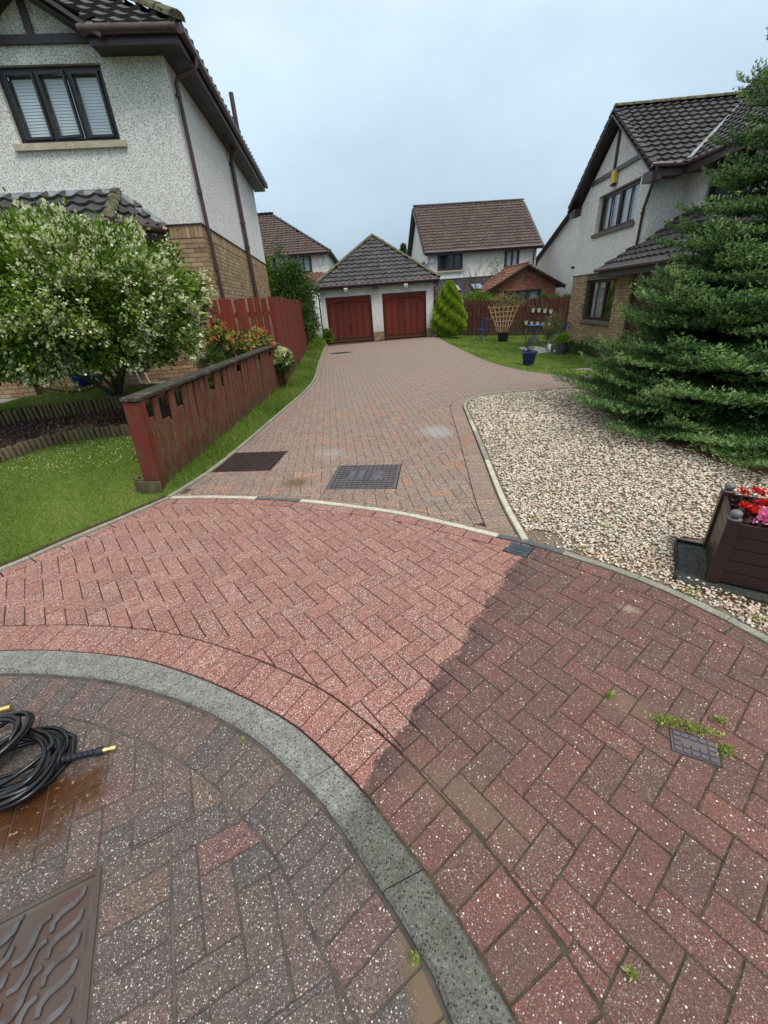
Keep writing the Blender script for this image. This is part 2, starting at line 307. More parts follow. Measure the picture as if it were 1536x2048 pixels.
c = k.ramp(k.noise(30, 5, .7), [(.3, (.05, .085, .014)), (.6, (.10, .16, .025)), (.8, (.15, .19, .045))])
c = k.mix(k.ramp(k.noise(1.5, 4, .6), [(.4, 0), (.7, .6)]), c, (.15, .17, .045)); k.col(c)
k = NM('earth', .98, .1); k.col(k.ramp(k.noise(3, 5, .7), [(.3, (.05, .08, .03)), (.7, (.10, .12, .05))]))

# ================================================================== geometry helpers
def setattrs(o, **kw):
    for a, b in kw.items():
        if b is not None: o[a] = b
    return o
def link(o): scn.collection.objects.link(o); return o
def from_arrays(name, V, Fc, rnd=None, smooth=False):
    me = bpy.data.meshes.new(name)
    V = np.asarray(V, np.float32); Fc = np.asarray(Fc, np.int32); n, k = Fc.shape
    me.vertices.add(len(V)); me.vertices.foreach_set('co', V.ravel())
    me.loops.add(n*k); me.loops.foreach_set('vertex_index', Fc.ravel())
    me.polygons.add(n); me.polygons.foreach_set('loop_start', np.arange(0, n*k, k, dtype=np.int32))
    me.update(calc_edges=True)
    a = me.attributes.new('rnd', 'FLOAT', 'FACE')
    a.data.foreach_set('value', np.asarray(rnd if rnd is not None else np.zeros(n), np.float32))
    if smooth: me.polygons.foreach_set('use_smooth', np.ones(n, bool))
    me.validate(); return me
class MB:
    def __init__(s): s.v = []; s.f = []; s.r = []; s.smooth = []
    def add(s, vs, fs, r=0., sm=False):
        b = len(s.v); s.v += [tuple(x) for x in vs]
        for f in fs: s.f.append([b+i for i in f]); s.r.append(r); s.smooth.append(sm)
        return s
    def box(s, c, sz, rot=0, r=0., mat=None):
        hx, hy, hz = sz[0]/2, sz[1]/2, sz[2]/2; cs, sn = math.cos(rot), math.sin(rot); vs = []
        for z in (-hz, hz):
            for x, y in ((-hx, -hy), (hx, -hy), (hx, hy), (-hx, hy)):
                if mat is not None: p = mat @ Vector((x, y, z)); vs.append((c[0]+p.x, c[1]+p.y, c[2]+p.z))
                else: vs.append((c[0]+x*cs-y*sn, c[1]+x*sn+y*cs, c[2]+z))
        return s.add(vs, [(0, 3, 2, 1), (4, 5, 6, 7), (0, 1, 5, 4), (1, 2, 6, 5), (2, 3, 7, 6), (3, 0, 4, 7)], r)
    def beam(s, a, b, w_, h_, upv=(0, 0, 1), r=0.):
        a = Vector(a); b = Vector(b); d = (b-a); ln = d.length; d.normalize(); x = d.cross(Vector(upv)); 
        if x.length < 1e-4: x = Vector((1, 0, 0))
        x.normalize(); z = x.cross(d)
        m = Matrix((x, d, z)).transposed()
        return s.box((a+b)/2, (w_, ln, h_), r=r, mat=m)
    def prism(s, poly, z0, z1, ch=0., r=0.):
        n = len(poly); A = sum(poly[i][0]*poly[(i+1) % n][1]-poly[(i+1) % n][0]*poly[i][1] for i in range(n))
        if A < 0: poly = poly[::-1]
        rings = [[(x, y, z0) for x, y in poly]]
        if ch > 0:
            cx = sum(p[0] for p in poly)/n; cy = sum(p[1] for p in poly)/n
            rings.append([(x, y, z1-ch) for x, y in poly])
            ins = []
            for x, y in poly:
                d = math.hypot(x-cx, y-cy); t = 1-min(.4, ch*1.5/max(d, 1e-5)); ins.append((cx+(x-cx)*t, cy+(y-cy)*t, z1))
            rings.append(ins)
        else: rings.append([(x, y, z1) for x, y in poly])
        vs = [p for rg in rings for p in rg]; fs = []
        for k_ in range(len(rings)-1):
            for i in range(n):
                j = (i+1) % n; fs.append((k_*n+i, k_*n+j, (k_+1)*n+j, (k_+1)*n+i))
        fs.append(tuple((len(rings)-1)*n+i for i in range(n)))
        return s.add(vs, fs, r)
    def poly3(s, pts, thick=(0, 0, -.02), r=0.):
        "a planar 3d polygon given thickness"
        n = len(pts); t = Vector(thick); vs = [tuple(p) for p in pts]+[tuple(Vector(p)+t) for p in pts]
        fs = [tuple(range(n)), tuple(range(2*n-1, n-1, -1))]+[(i, i+n, (i+1) % n+n, (i+1) % n) for i in range(n)]
        return s.add(vs, fs, r)
    def tube(s, path, rad, n=8, r=0., cap=True, closed=False):
        P = [Vector(p) for p in path]; m = len(P); vs = []; prev = None
        for i in range(m):
            if closed: d = P[(i+1) % m]-P[i-1]
            else: d = P[min(i+1, m-1)]-P[max(i-1, 0)]
            d.normalize()
            if prev is None:
                a = Vector((0, 0, 1)) if abs(d.z) < .9 else Vector((1, 0, 0)); x = d.cross(a).normalized()
            else: x = (prev-d*prev.dot(d)).normalized()
            prev = x; y = d.cross(x); rr = rad[i] if isinstance(rad, (list, tuple)) else rad
            for k_ in range(n):
                a = 2*PI*k_/n; vs.append(P[i]+x*math.cos(a)*rr+y*math.sin(a)*rr)
        fs = []
        for i in range(m if closed else m-1):
            for k_ in range(n):
                a = i*n+k_; b = i*n+(k_+1) % n; i2 = (i+1) % m; fs.append((a, b, i2*n+(k_+1) % n, i2*n+k_))
        if cap and not closed: fs += [tuple(range(n-1, -1, -1)), tuple((m-1)*n+k_ for k_ in range(n))]
        return s.add(vs, fs, r, True)
    def lathe(s, c, prof, n=24, r=0.):
        vs = []; m = len(prof)
        for rr, z in prof:
            for k_ in range(n):
                a = 2*PI*k_/n; vs.append((c[0]+rr*math.cos(a), c[1]+rr*math.sin(a), c[2]+z))
        fs = [(i*n+k_, i*n+(k_+1) % n, (i+1)*n+(k_+1) % n, (i+1)*n+k_) for i in range(m-1) for k_ in range(n)]
        fs += [tuple(range(n-1, -1, -1)), tuple((m-1)*n+k_ for k_ in range(n))]
        return s.add(vs, fs, r, True)
    def mesh(s, name, org=(0, 0, 0)):
        me = bpy.data.meshes.new(name)
        me.from_pydata([(x-org[0], y-org[1], z-org[2]) for x, y, z in s.v], [], s.f)
        a = me.attributes.new('rnd', 'FLOAT', 'FACE'); a.data.foreach_set('value', s.r)
        me.polygons.foreach_set('use_smooth', s.smooth)
        if any(s.smooth):
            try: me.set_sharp_from_angle(angle=math.radians(50))
            except Exception: pass
        return me
def origin_of(p):
    o = Vector((0, 0, 0))
    while p is not None: o += p.location; p = p.parent
    return o
def mkobj(name, me, mat, parent=None, loc=None, **kw):
    if mat is not None and not me.materials: me.materials.append(MATS[mat])
    o = link(bpy.data.objects.new(name, me)); o.parent = parent
    if loc is not None: o.location = loc
    return setattrs(o, **kw)
def part(name, mb, mat, parent, **kw):
    "mesh in world coordinates hung under its parent"
    return mkobj(name, mb.mesh(name, origin_of(parent)), mat, parent, **kw)
def top(name, mb, mat, loc=(0, 0, 0), **kw):
    return mkobj(name, mb.mesh(name, loc), mat, None, loc, **kw)
def thing(name, loc, label, category, group=None):
    e = link(bpy.data.objects.new(name, None)); e.location = loc; e.empty_display_size = .1
    return setattrs(e, label=label, category=category, group=group)
def inst(name, me, parent, loc, rot=(0, 0, 0), mat=None, **kw):
    "shared-mesh piece placed at a world position"
    o = link(bpy.data.objects.new(name, me)); o.parent = parent
    o.location = Vector(loc)-origin_of(parent); 
    if mat is not None: o.rotation_euler = mat.to_euler()
    else: o.rotation_euler = rot
    return setattrs(o, **kw)
def copy_tree(o, parent=None):
    c = o.copy(); link(c); c.parent = parent
    for ch in list(o.children): copy_tree(ch, c)
    return c

# ---- 2-D helpers
def smooth_line(pts, n=8):
    P = [np.array(p, float) for p in pts]; P = [2*P[0]-P[1]]+P+[2*P[-1]-P[-2]]; out_ = []
    for i in range(1, len(P)-2):
        for k_ in range(n):
            t = k_/n; a, b, c, d = P[i-1:i+3]
            out_.append(.5*((2*b)+(-a+c)*t+(2*a-5*b+4*c-d)*t*t+(-a+3*b-3*c+d)*t**3))
    out_.append(P[-2]); return np.array(out_)
def offset(line, d):
    "offset to the left of travel"
    T = np.gradient(line, axis=0); T /= np.linalg.norm(T, axis=1)[:, None]
    return line+np.stack([-T[:, 1], T[:, 0]], 1)*d
def resample(line, step):
    s_ = np.r_[0, np.cumsum(np.linalg.norm(np.diff(line, axis=0), axis=1))]; n = max(1, round(s_[-1]/step))
    q = np.linspace(0, s_[-1], n+1); return np.stack([np.interp(q, s_, line[:, 0]), np.interp(q, s_, line[:, 1])], 1)
def inside(P, poly):
    P = np.atleast_2d(P); poly = np.asarray(poly); x, y = P[:, 0], P[:, 1]; res = np.zeros(len(P), bool); j = len(poly)-1
    for i in range(len(poly)):
        xi, yi = poly[i]; xj, yj = poly[j]
        if yi != yj: res ^= ((yi > y) != (yj > y)) & (x < (xj-xi)*(y-yi)/(yj-yi)+xi)
        j = i
    return res
def clip_half(poly, p, nrm):
    "keep side where (x-p).n >= 0"
    out_ = []; n = len(poly)
    for i in range(n):
        a = poly[i]; b = poly[(i+1) % n]; da = (a[0]-p[0])*nrm[0]+(a[1]-p[1])*nrm[1]; db = (b[0]-p[0])*nrm[0]+(b[1]-p[1])*nrm[1]
        if da >= 0: out_.append(a)
        if (da >= 0) != (db >= 0): t = da/(da-db); out_.append((a[0]+(b[0]-a[0])*t, a[1]+(b[1]-a[1])*t))
    return out_
def area(poly): return abs(sum(poly[i-1][0]*poly[i][1]-poly[i][0]*poly[i-1][1] for i in range(len(poly))))/2
def clip_region(poly, region):
    "clip a small convex tile by the (ccw) region outline segments that cross it"
    c = np.mean(poly, axis=0); rad = max(math.hypot(p[0]-c[0], p[1]-c[1]) for p in poly)
    Q = np.asarray(region); A = Q; B = np.roll(Q, -1, 0); D = B-A; L2 = (D**2).sum(1)
    t = np.clip(((c-A)*D).sum(1)/np.maximum(L2, 1e-12), 0, 1); dist = np.linalg.norm(A+D*t[:, None]-c, axis=1)
    near = np.where(dist < rad)[0]
    if len(near) == 0: return poly if inside(c, Q)[0] else None
    for i in near:
        ln = math.sqrt(L2[i]); 
        if ln < 1e-6: continue
        nrm = (-D[i][1]/ln, D[i][0]/ln)
        # only clip when the segment really runs through the tile
        seg = clip_seg(A[i]-D[i]/ln*.003, B[i]+D[i]/ln*.003, poly)
        if seg > .002: poly = clip_half(poly, A[i], nrm)
        if len(poly) < 3: return None
    if area(poly) < .0003: return None
    c = np.mean(poly, axis=0)
    return poly if inside(c, Q)[0] else None
def clip_seg(a, b, poly):
    t0, t1 = 0., 1.; d = (b[0]-a[0], b[1]-a[1]); n = len(poly)
    s_ = sum(poly[i][0]*poly[(i+1) % n][1]-poly[(i+1) % n][0]*poly[i][1] for i in range(n)); sg = 1 if s_ > 0 else -1
    for i in range(n):
        p = poly[i]; q = poly[(i+1) % n]; ex, ey = q[0]-p[0], q[1]-p[1]; nx, ny = -ey*sg, ex*sg
        num = (a[0]-p[0])*nx+(a[1]-p[1])*ny; den = d[0]*nx+d[1]*ny
        if abs(den) < 1e-12:
            if num < 0: return 0
        elif den > 0: t0 = max(t0, -num/den)
        else: t1 = min(t1, -num/den)
    return max(0, t1-t0)*math.hypot(*d)
def herring(off, ang, unit, bbox, joint):
    ca, sa = math.cos(ang), math.sin(ang); u = np.array((ca, sa)); v = np.array((sa, -ca)); off = np.array(off); res = []
    n = int(max(bbox[2]-bbox[0], bbox[3]-bbox[1])/unit*1.2)+8; cx = np.array(((bbox[0]+bbox[2])/2, (bbox[1]+bbox[3])/2))
    cu = round(((cx-off)@u)/unit); cv = round(((cx-off)@v)/unit)
    for k_ in range(-n-cv, n-cv+1):
        m0 = round((cu-k_)/4)
        for m in range(m0-n//4-2, m0+n//4+3):
            a, b = k_+4*m, -k_
            for (x0, y0, w_, h_) in ((a, b, 1, 2), (a-1, b-1, 2, 1)):
                c = off+u*(x0+w_/2)*unit+v*(y0+h_/2)*unit
                if bbox[0]-.2 < c[0] < bbox[2]+.2 and bbox[1]-.2 < c[1] < bbox[3]+.2:
                    hw, hh = w_*unit/2-joint/2, h_*unit/2-joint/2
                    res.append(([tuple(c+u*sx*hw+v*sy*hh) for sx, sy in ((-1, -1), (1, -1), (1, 1), (-1, 1))], c, math.atan2(*(u if w_ == 2 else v)[::-1]), True))
    return res
def soldiers(line, d0, d1, step, joint, skew=0.):
    L_ = resample(line, step); A = offset(L_, d0); B = offset(L_, d1); res = []
    for i in range(len(L_)-1):
        q = [A[i], A[i+1], B[i+1], B[i]]; c = np.mean(q, axis=0); q = [tuple(c+(p-c)*(1-joint/np.linalg.norm(p-c)*1.2)) for p in q]
        res.append((q, c, 0, False))
    return res
CAMP = np.array((0, 0))
def lay(root, tiles, region, zt, depth, mat, name='paver', limit=300, ch=.0035, jit=.0012, hole=None):
    "lay tiles inside region: nearest ones are objects, the rest one joined part"
    got = []
    for q, c, ang, full in tiles:
        if hole is not None and any(h(c) for h in hole): continue
        p = clip_region([tuple(a) for a in q], region) if region is not None else q
        if p is None or len(p) < 3: continue
        got.append((p, c, ang, full and len(p) == 4 and p == [tuple(a) for a in q]))
    def vis(c):   # rough size in view: near and inside the field of view
        d = math.hypot(c[0], c[1]); a = abs(math.atan2(c[0], c[1]+.55)); return d+(4 if a > .80 else 0)+(6 if c[1] < .22 else 0)
    got.sort(key=lambda g: vis(g[1])); rest = MB(); shared = []
    for v_ in range(6):
        mb = MB(); q0 = [(-.1, -.05), (.1, -.05), (.1, .05), (-.1, .05)]
        k_ = 1-.0; lx, ly = None, None
        shared.append(None)
    for i, (p, c, ang, full) in enumerate(got):
        dz = random.uniform(-jit, jit); cc = np.mean(p, axis=0)
        if i < limit:
            if full:
                vi = i % 6
                if shared[vi] is None:
                    L1 = math.dist(q_long(p)[0], q_long(p)[1])/2; W1 = math.dist(q_long(p)[1], q_long(p)[2])/2
                    mb = MB(); mb.prism([(-L1, -W1), (L1, -W1), (L1, W1), (-L1, W1)], -depth, 0, ch, r=random.random()); shared[vi] = mb.mesh(name)
                    shared[vi].materials.append(MATS[mat])
                inst(name, shared[vi], root, (c[0], c[1], zt+dz), (random.uniform(-.006, .006), random.uniform(-.006, .006), ang))
            else:
                mb = MB(); mb.prism([(x-cc[0], y-cc[1]) for x, y in p], -depth, 0, ch, r=random.random())
                me = mb.mesh(name); me.materials.append(MATS[mat]); inst(name, me, root, (cc[0], cc[1], zt+dz))
        else: rest.prism(p, zt-depth+dz, zt+dz, ch, r=random.random())
    if rest.v: part(name+'s', rest, mat, root, kind='stuff')
def q_long(p):
    return p if math.dist(p[0], p[1]) > math.dist(p[1], p[2]) else p[1:]+p[:1]

# leaf cloud: quads of given size at points with random orientation
def leaf_cloud(P, size, rnd, up=.0, aspect=.5, N=None, dirs=None):
    n = len(P); d = RNG.normal(size=(n, 3)) if dirs is None else dirs+RNG.normal(size=(n, 3))*.45
    d[:, 2] += up; d /= np.linalg.norm(d, axis=1)[:, None]
    a = RNG.normal(size=(n, 3)); x = np.cross(d, a); x /= np.linalg.norm(x, axis=1)[:, None]
    s_ = (size*RNG.uniform(.65, 1.3, n))[:, None]
    V = np.stack([P, P+d*s_*.5+x*s_*aspect*.5, P+d*s_, P+d*s_*.5-x*s_*aspect*.5], 1).reshape(-1, 3)
    F_ = np.arange(4*n).reshape(n, 4); return V, F_, np.clip(rnd, 0, 1)
def arr_part(name, V, F_, r, mat, parent=None, **kw):
    o_ = np.array(origin_of(parent)) if parent else np.zeros(3)
    loc = None
    if parent is None: loc = kw.pop('loc', (0, 0, 0)); o_ = np.array(loc)
    me = from_arrays(name, np.asarray(V)-o_, F_, r); return mkobj(name, me, mat, parent, loc, **kw)
def blob_points(c, rad, n, clusters, cr, shell=.75, bottom=-1., lump=.18):
    "points in clusters near the surface of a lumpy ellipsoid"
    c = np.array(c); rad = np.array(rad)
    d = RNG.normal(size=(clusters*2, 3)); d /= np.linalg.norm(d, axis=1)[:, None]; d = d[d[:, 2] > bottom][:clusters]
    rr = RNG.uniform(shell, 1, len(d))**.7*(1+RNG.normal(size=len(d))*lump*.35)
    C = c+d*rad*rr[:, None]
    k_ = RNG.integers(0, len(C), n); off_ = RNG.normal(size=(n, 3))*cr*.55
    return C[k_]+off_, k_, C, d

# ================================================================== terrain
def sstep(a, b, x): t = np.clip((x-a)/(b-a), 0, 1); return t*t*(3-2*t)
def zr(x, y):
    "right garden falls away from the drive"
    return -.36*(1-np.exp(-np.maximum(x-3.0, 0)/1.9))*sstep(8.9, 11.2, y)
def zt(x, y): return zr(x, y)
xs = np.r_[-600, -200, -80, np.arange(-40, 41, 1.), 80, 200, 600]; ys = np.r_[-300, -60, np.arange(-12, 60, 1.), 90, 200, 900]
X, Y = np.meshgrid(xs, ys); Z = zt(X, Y)-.07
idx = np.arange(X.size).reshape(X.shape); Fq = np.stack([idx[:-1, :-1], idx[:-1, 1:], idx[1:, 1:], idx[1:, :-1]], -1).reshape(-1, 4)
mkobj('ground', from_arrays('ground', np.stack([X, Y, Z], -1).reshape(-1, 3), Fq), 'earth', kind='structure')

# ---- lines of the paving (metres, camera stands over 0,0)
KO = smooth_line([(-4.2, 1.55), (-3.2, 1.72), (-2.6, 1.76), (-2.21, 1.735), (-1.85, 1.70), (-1.38, 1.6), (-.96, 1.43), (-.54, 1.20), (-.34, 1.04), (-.17, .87), (-.04, .71), (.07, .57), (.20, .36), (.30, .12), (.36, -.2), (.38, -.7)])
KI = smooth_line([(-4.2, 1.39), (-3.2, 1.565), (-2.6, 1.605), (-2.1, 1.58), (-1.77, 1.54), (-1.4, 1.46), (-.97, 1.30), (-.63, 1.11), (-.45, .965), (-.29, .82), (-.14, .63), (-.03, .49), (.06, .35), (.145, .10), (.205, -.2), (.225, -.7)])
LN = smooth_line([(-2.13, 3.72), (-1.7, 3.66), (-1.24, 3.555), (-.78, 3.42), (-.3, 3.225), (.13, 3.02), (.51, 2.77), (.81, 2.555), (1.0, 2.43), (1.2, 2.26), (1.54, 1.91), (1.78, 1.5), (1.92, 1.1), (2.0, .6), (2.03, 0), (2.03, -.7)])
LE = smooth_line([(-4.6, 1.2), (-4.0, 1.62), (-3.4, 2.1), (-2.92, 2.6), (-2.65, 3.0), (-2.4, 3.35), (-2.14, 3.74)], 6)
DL = smooth_line([(-2.14, 3.74), (-1.97, 4.40), (-1.88, 5.09), (-1.78, 6.11), (-1.64, 7.61), (-1.50, 9.3), (-1.52, 11.0), (-1.75, 14), (-2.2, 20.95)], 6)
DR = smooth_line([(1.0, 2.46), (1.04, 3.14), (1.16, 4.17), (1.28, 5.2), (1.39, 6.2), (1.46, 6.70), (1.64, 7.08), (1.95, 7.33), (2.4, 7.44), (3.35, 7.42), (5.0, 7.35), (7.2, 7.3)], 8)
LR = smooth_line([(7.2, 8.0), (6.0, 8.05), (4.9, 8.2), (4.05, 8.62), (3.57, 9.35), (3.28, 10.28), (3.09, 12.1), (3.04, 15.8), (3.05, 19.4), (3.0, 20.95)], 6)
KW = .05
def ring(*ls): return np.concatenate([np.asarray(l) for l in ls])
def ensure_ccw(P):
    A = sum(P[i-1][0]*P[i][1]-P[i][0]*P[i-1][1] for i in range(len(P))); return P if A > 0 else P[::-1]

from mathutils.geometry import delaunay_2d_cdt
def patch(name, poly, zf, mat, step=None, parent=None, **kw):
    "polygon filled by constrained triangulation, with inner points where the ground is not flat"
    P = [tuple(map(float, p)) for p in poly]; n = len(P); P = [p for i, p in enumerate(P) if math.dist(p, P[i-1]) > 1e-4]; n = len(P); extra = []
    if step:
        A = np.array(P); a = A.min(0); b = A.max(0); gx, gy = np.meshgrid(np.arange(a[0]+step/2, b[0], step), np.arange(a[1]+step/2, b[1], step)); G_ = np.stack([gx.ravel(), gy.ravel()], 1); extra = [tuple(p) for p in G_[inside(G_, A)]]
    r = delaunay_2d_cdt([Vector(p) for p in P+extra], [(i, (i+1) % n) for i in range(n)], [], 1, 1e-5)
    vs = [(v.x, v.y, float(zf(v.x, v.y))) for v in r[0]]; me = bpy.data.meshes.new(name); me.from_pydata(vs, [], [tuple(f) for f in r[2]]); me.update()
    me.attributes.new('rnd', 'FLOAT', 'FACE')
    if me.polygons and me.polygons[0].normal.z < 0: me.flip_normals()
    return mkobj(name, me, mat, parent, **kw)
def sheet(name, poly, z, mat, parent=None, **kw): return patch(name, poly, lambda x, y: z, mat, None, parent, **kw)

def inrect(c, m, pad=0.):
    (x, y), w_, h_, a = m; dx, dy = c[0]-x, c[1]-y; u = dx*math.cos(a)+dy*math.sin(a); v_ = -dx*math.sin(a)+dy*math.cos(a); return abs(u) < w_/2+pad and abs(v_) < h_/2+pad
def cut_rect(p, m_, padx, pady):
    "pieces of convex polygon p lying outside the rectangle m_"
    (x, y), w_, h_, a = m_; ca, sa = math.cos(a), math.sin(a); res = []; cur = p
    for (dx, dy, hd) in ((0, 1, h_/2+pady), (0, -1, h_/2+pady), (1, 0, w_/2+padx), (-1, 0, w_/2+padx)):
        nrm = (dx*ca-dy*sa, dx*sa+dy*ca); pp_ = (x+nrm[0]*hd, y+nrm[1]*hd); o1 = clip_half(cur, pp_, nrm)
        if len(o1) > 2 and area(o1) > .0006: res.append(o1)
        cur = clip_half(cur, pp_, (-nrm[0], -nrm[1]))
        if len(cur) < 3: return res if (len(res) != 1 or area(res[0]) < area(p)-1e-6) else [p]
    return res
def field(tiles, region, rects):
    res = []
    for t in tiles:
        q = [tuple(a) for a in t[0]]; p = clip_region(q, region)
        if p is None: continue
        ps = [p]
        for m_, px_, py_ in rects: ps = [r_ for p_ in ps for r_ in (cut_rect(p_, m_, px_, py_) if inrect(np.mean(p_, axis=0), m_, .3) else [p_])]
        for p_ in ps:
            full = len(p_) == 4 and all(math.dist(a, b) < 1e-9 for a, b in zip(p_, q)); res.append((p_ if not full else q, t[1] if full else np.mean(p_, axis=0), t[2], full))
    return res
# ---- forecourt (red block paving)
keep = LN[:, 1] > -1
polyA = ensure_ccw(ring(KO, LN[::-1], LE[::-1]))
def zbed(x, y): d_ = ((x-CLEAN[0][0])*(CLEAN[1][1]-CLEAN[0][1])-(y-CLEAN[0][1])*(CLEAN[1][0]-CLEAN[0][0]))/math.dist(*CLEAN); return -.013+.0085*min(1, max(0, d_/.12))
forecourt = patch('forecourt_paving', polyA, zbed, 'joint_red', .12, kind='structure')
UNIT = .10174
j = .0045
cornerA = LN
coverhole = lambda c: abs(c[0]-.93)*1 < .13 and abs(c[1]-2.365) < .11 and ((c[0]-.93)**2+(c[1]-2.365)**2) < .085**2
drainhole = lambda c: ((c[0]-1.13)**2+(c[1]-.93)**2) < .075**2
KOb = offset(KO, .004); KOc = offset(KO, .2075)
LNb = offset(LN, -.006); LNc = offset(LN, -.112)
LEb = offset(LE, -.03); LEc = offset(LE, -.135)
fieldA = ensure_ccw(ring(KOc[20:], LNc[::-1][:-2], LEc[::-1][1:-8]))
tl = herring((.622, .700), -.9224, UNIT, (-4.2, -.3, 2.1, 3.9), j)
borA = soldiers(KO[10:], .004, .206, .1035, j)+[t for t in soldiers(LN[2:], -.006, -.108, .203, j)]+soldiers(LE, -.03, -.133, .203, j)
borA = [(t[0] if area(t[0]) else t[0], t[1], t[2], False) for t in borA]
okA = ensure_ccw(ring(offset(KO, .002), offset(LN, -.004)[::-1], offset(LE, -.028)[::-1]))
def ok(t, P): return inside(t[1], P)[0]
borA = [t for t in borA if ok(t, okA)]
SM1 = ((.925, 2.365), .15, .14, -.66); SM2 = ((1.13, .93), .15, .096, -.50)
fieldTiles = field(tl, fieldA, [(SM1, .004, .004), (SM2, .004, .004)])
nb2 = []
for t in borA:
    q = [tuple(a) for a in t[0]]
    ps = cut_rect(q, SM1, .004, .004) if inrect(t[1], SM1, .15) else [q]
    nb2 += [(p_, np.mean(p_, axis=0), 0, False) for p_ in ps]
borA = nb2
lay(forecourt, fieldTiles+borA, None, 0, .05, 'paver_red')

# ---- driveway
polyB = ensure_ccw(ring(DL, LR[::-1], DR[::-1], LN[:64][::-1]))
driveway = sheet('driveway_paving', polyB, -.010, 'joint_sand', kind='structure')
mh_frames = [((-1.575, 4.685), .735, .67, -.12), ((-.165, 3.935), .70, .65, -.15)]
DLb = offset(DL, -.03); DRb = offset(DR, .03); LRb = offset(LR, .03)
fieldB = ensure_ccw(ring(offset(DL, -.135)[3:-1], offset(LR, .135)[::-1][1:], offset(DR, .235)[::-1][:-4], offset(LN[:54], .11)[::-1][2:-2]))
tlb = herring((.03, .02), .09, UNIT, (-2.4, 2.3, 7.4, 21.1), .0035)
ft = field(tlb, fieldB, [(mh_frames[0], .006, .104), (mh_frames[1], .006, .104)])
okB = ensure_ccw(ring(offset(DL, -.025), LR[::-1], offset(DR, .025)[::-1], offset(LN[:64], .004)[::-1]))
borB = soldiers(DL[2:], -.03, -.131, .203, .0035)+soldiers(DR[:-2], .03, .231, .1035, .0035)+soldiers(LR, .03, .131, .203, .0035)+soldiers(LN[:64], .058, .106, .203, .0035)
borB = [t for t in borB if ok(t, okB) and not any(inrect(t[1], m_, .01) for m_ in mh_frames)]
# soldier frames round the covers
def rect_frame(m_):
    (x, y), w_, h_, a = m_; ca, sa = math.cos(a), math.sin(a); res = []
    def put(cx, cy, lx, ly):
        q = [(x+(cx+sx*lx/2)*ca-(cy+sy*ly/2)*sa, y+(cx+sx*lx/2)*sa+(cy+sy*ly/2)*ca) for sx, sy in ((-1, -1), (1, -1), (1, 1), (-1, 1))]
        res.append((q, np.mean(q, axis=0), 0, False))
    n = round(w_/UNIT)
    for i in range(n+1):
        cx = -w_/2+(i+.5)*w_/n-.0
        if i < n: put(cx, -h_/2-.052, w_/n-.004, .098); put(cx, h_/2+.052, w_/n-.004, .098)
    return res
fr = rect_frame(mh_frames[1])+rect_frame(mh_frames[0])
fr = [f for f in fr if ok(f, okB)]
lay(driveway, ft+borB+fr, None, 0, .04, 'paver_drive', ch=.003)

# ---- road (dark multicolour block paving below the kerb)
polyC = ensure_ccw(ring(KI, [(.2, -3), (-5, -3), (-5, 1.3)]))
road = sheet('road_paving', polyC, -.0225, 'joint_dark', kind='structure')
fieldC = ensure_ccw(ring(offset(KI, -.2135)[10:-2], [(-.0, -.9), (-3.6, -.9), (-3.6, 1.1)]))
MHC = ((-1.18, .285), .60, .60, .44)
tlc = herring((-.779, .599), -1.125, UNIT, (-3.4, -.5, .3, 1.7), .004)
mca, msa = math.cos(MHC[3]), math.sin(MHC[3])
MHX = ((MHC[0][0]+.105*mca, MHC[0][1]+.105*msa), MHC[1]+.212, MHC[2], MHC[3])
ftc = field(tlc, fieldC, [(MHX, .008, .008)])
for i in range(6):      # row of blocks set square to the right side of the iron cover
    y0 = -.305+i*.1022; q = [(MHC[0][0]+x*mca-y*msa, MHC[0][1]+x*msa+y*mca) for x, y in ((.311, y0), (.510, y0), (.510, y0+.098), (.311, y0+.098))]
    ftc.append((q, np.mean(q, axis=0), 0, False))
borC = [t for t in soldiers(KI[10:], -.008, -.211, .1035, .004) if t[1][1] > -.6]
lay(road, ftc+borC, None, -.018, .05, 'paver_dark', ch=.003)

# ---- kerb stones, edgings
def strip_blocks(root, lineA, lineB, n_or_step, z0, z1, mats, name, joint=.004, ch=.008, z1b=None):
    A = lineA; B = lineB
    sA = np.r_[0, np.cumsum(np.linalg.norm(np.diff(A, axis=0), axis=1))]; n = max(1, round(sA[-1]/n_or_step))
    def at(Ln, f):
        s_ = np.r_[0, np.cumsum(np.linalg.norm(np.diff(Ln, axis=0), axis=1))]; q = f*s_[-1]
        return np.stack([np.interp(q, s_, Ln[:, 0]), np.interp(q, s_, Ln[:, 1])], 1)
    for i in range(n):
        f = np.linspace(i/n+joint/sA[-1]/2, (i+1)/n-joint/sA[-1]/2, 5); a = at(A, f); b = at(B, f)
        z1b_ = z1 if z1b is None else z1b
        mb = MB(); rings = []
        for k_ in range(5):
            w_ = b[k_]-a[k_]; w_ = w_/np.linalg.norm(w_)
            rings.append([(a[k_][0], a[k_][1], z0), (a[k_][0], a[k_][1], z1-ch), (*(a[k_]+w_*ch), z1), (*(b[k_]-w_*ch*1.5), z1b_), (b[k_][0], b[k_][1], z1b_-ch*1.4), (b[k_][0], b[k_][1], z0)])
        vs = [p for r_ in rings for p in r_]; fs = []
        for k_ in range(4):
            for q in range(5): fs.append((k_*6+q, k_*6+q+1, (k_+1)*6+q+1, (k_+1)*6+q))
        fs += [tuple(range(5, -1, -1)), tuple(24+q for q in range(6))]
        mb.add(vs, fs, random.random()); mt = mats(i, a[2]) if callable(mats) else mats
        part(name, mb, mt, root)
def holder(name, **kw):
    e = link(bpy.data.objects.new(name, None)); e.empty_display_size = .1; e['kind'] = 'structure'; return setattrs(e, **kw)
kerb = holder('kerb')
strip_blocks(kerb, KO, KI, .46, -.09, .006, 'kerb_grey', 'kerb_stone', z1b=.002)
edging = holder('edging')
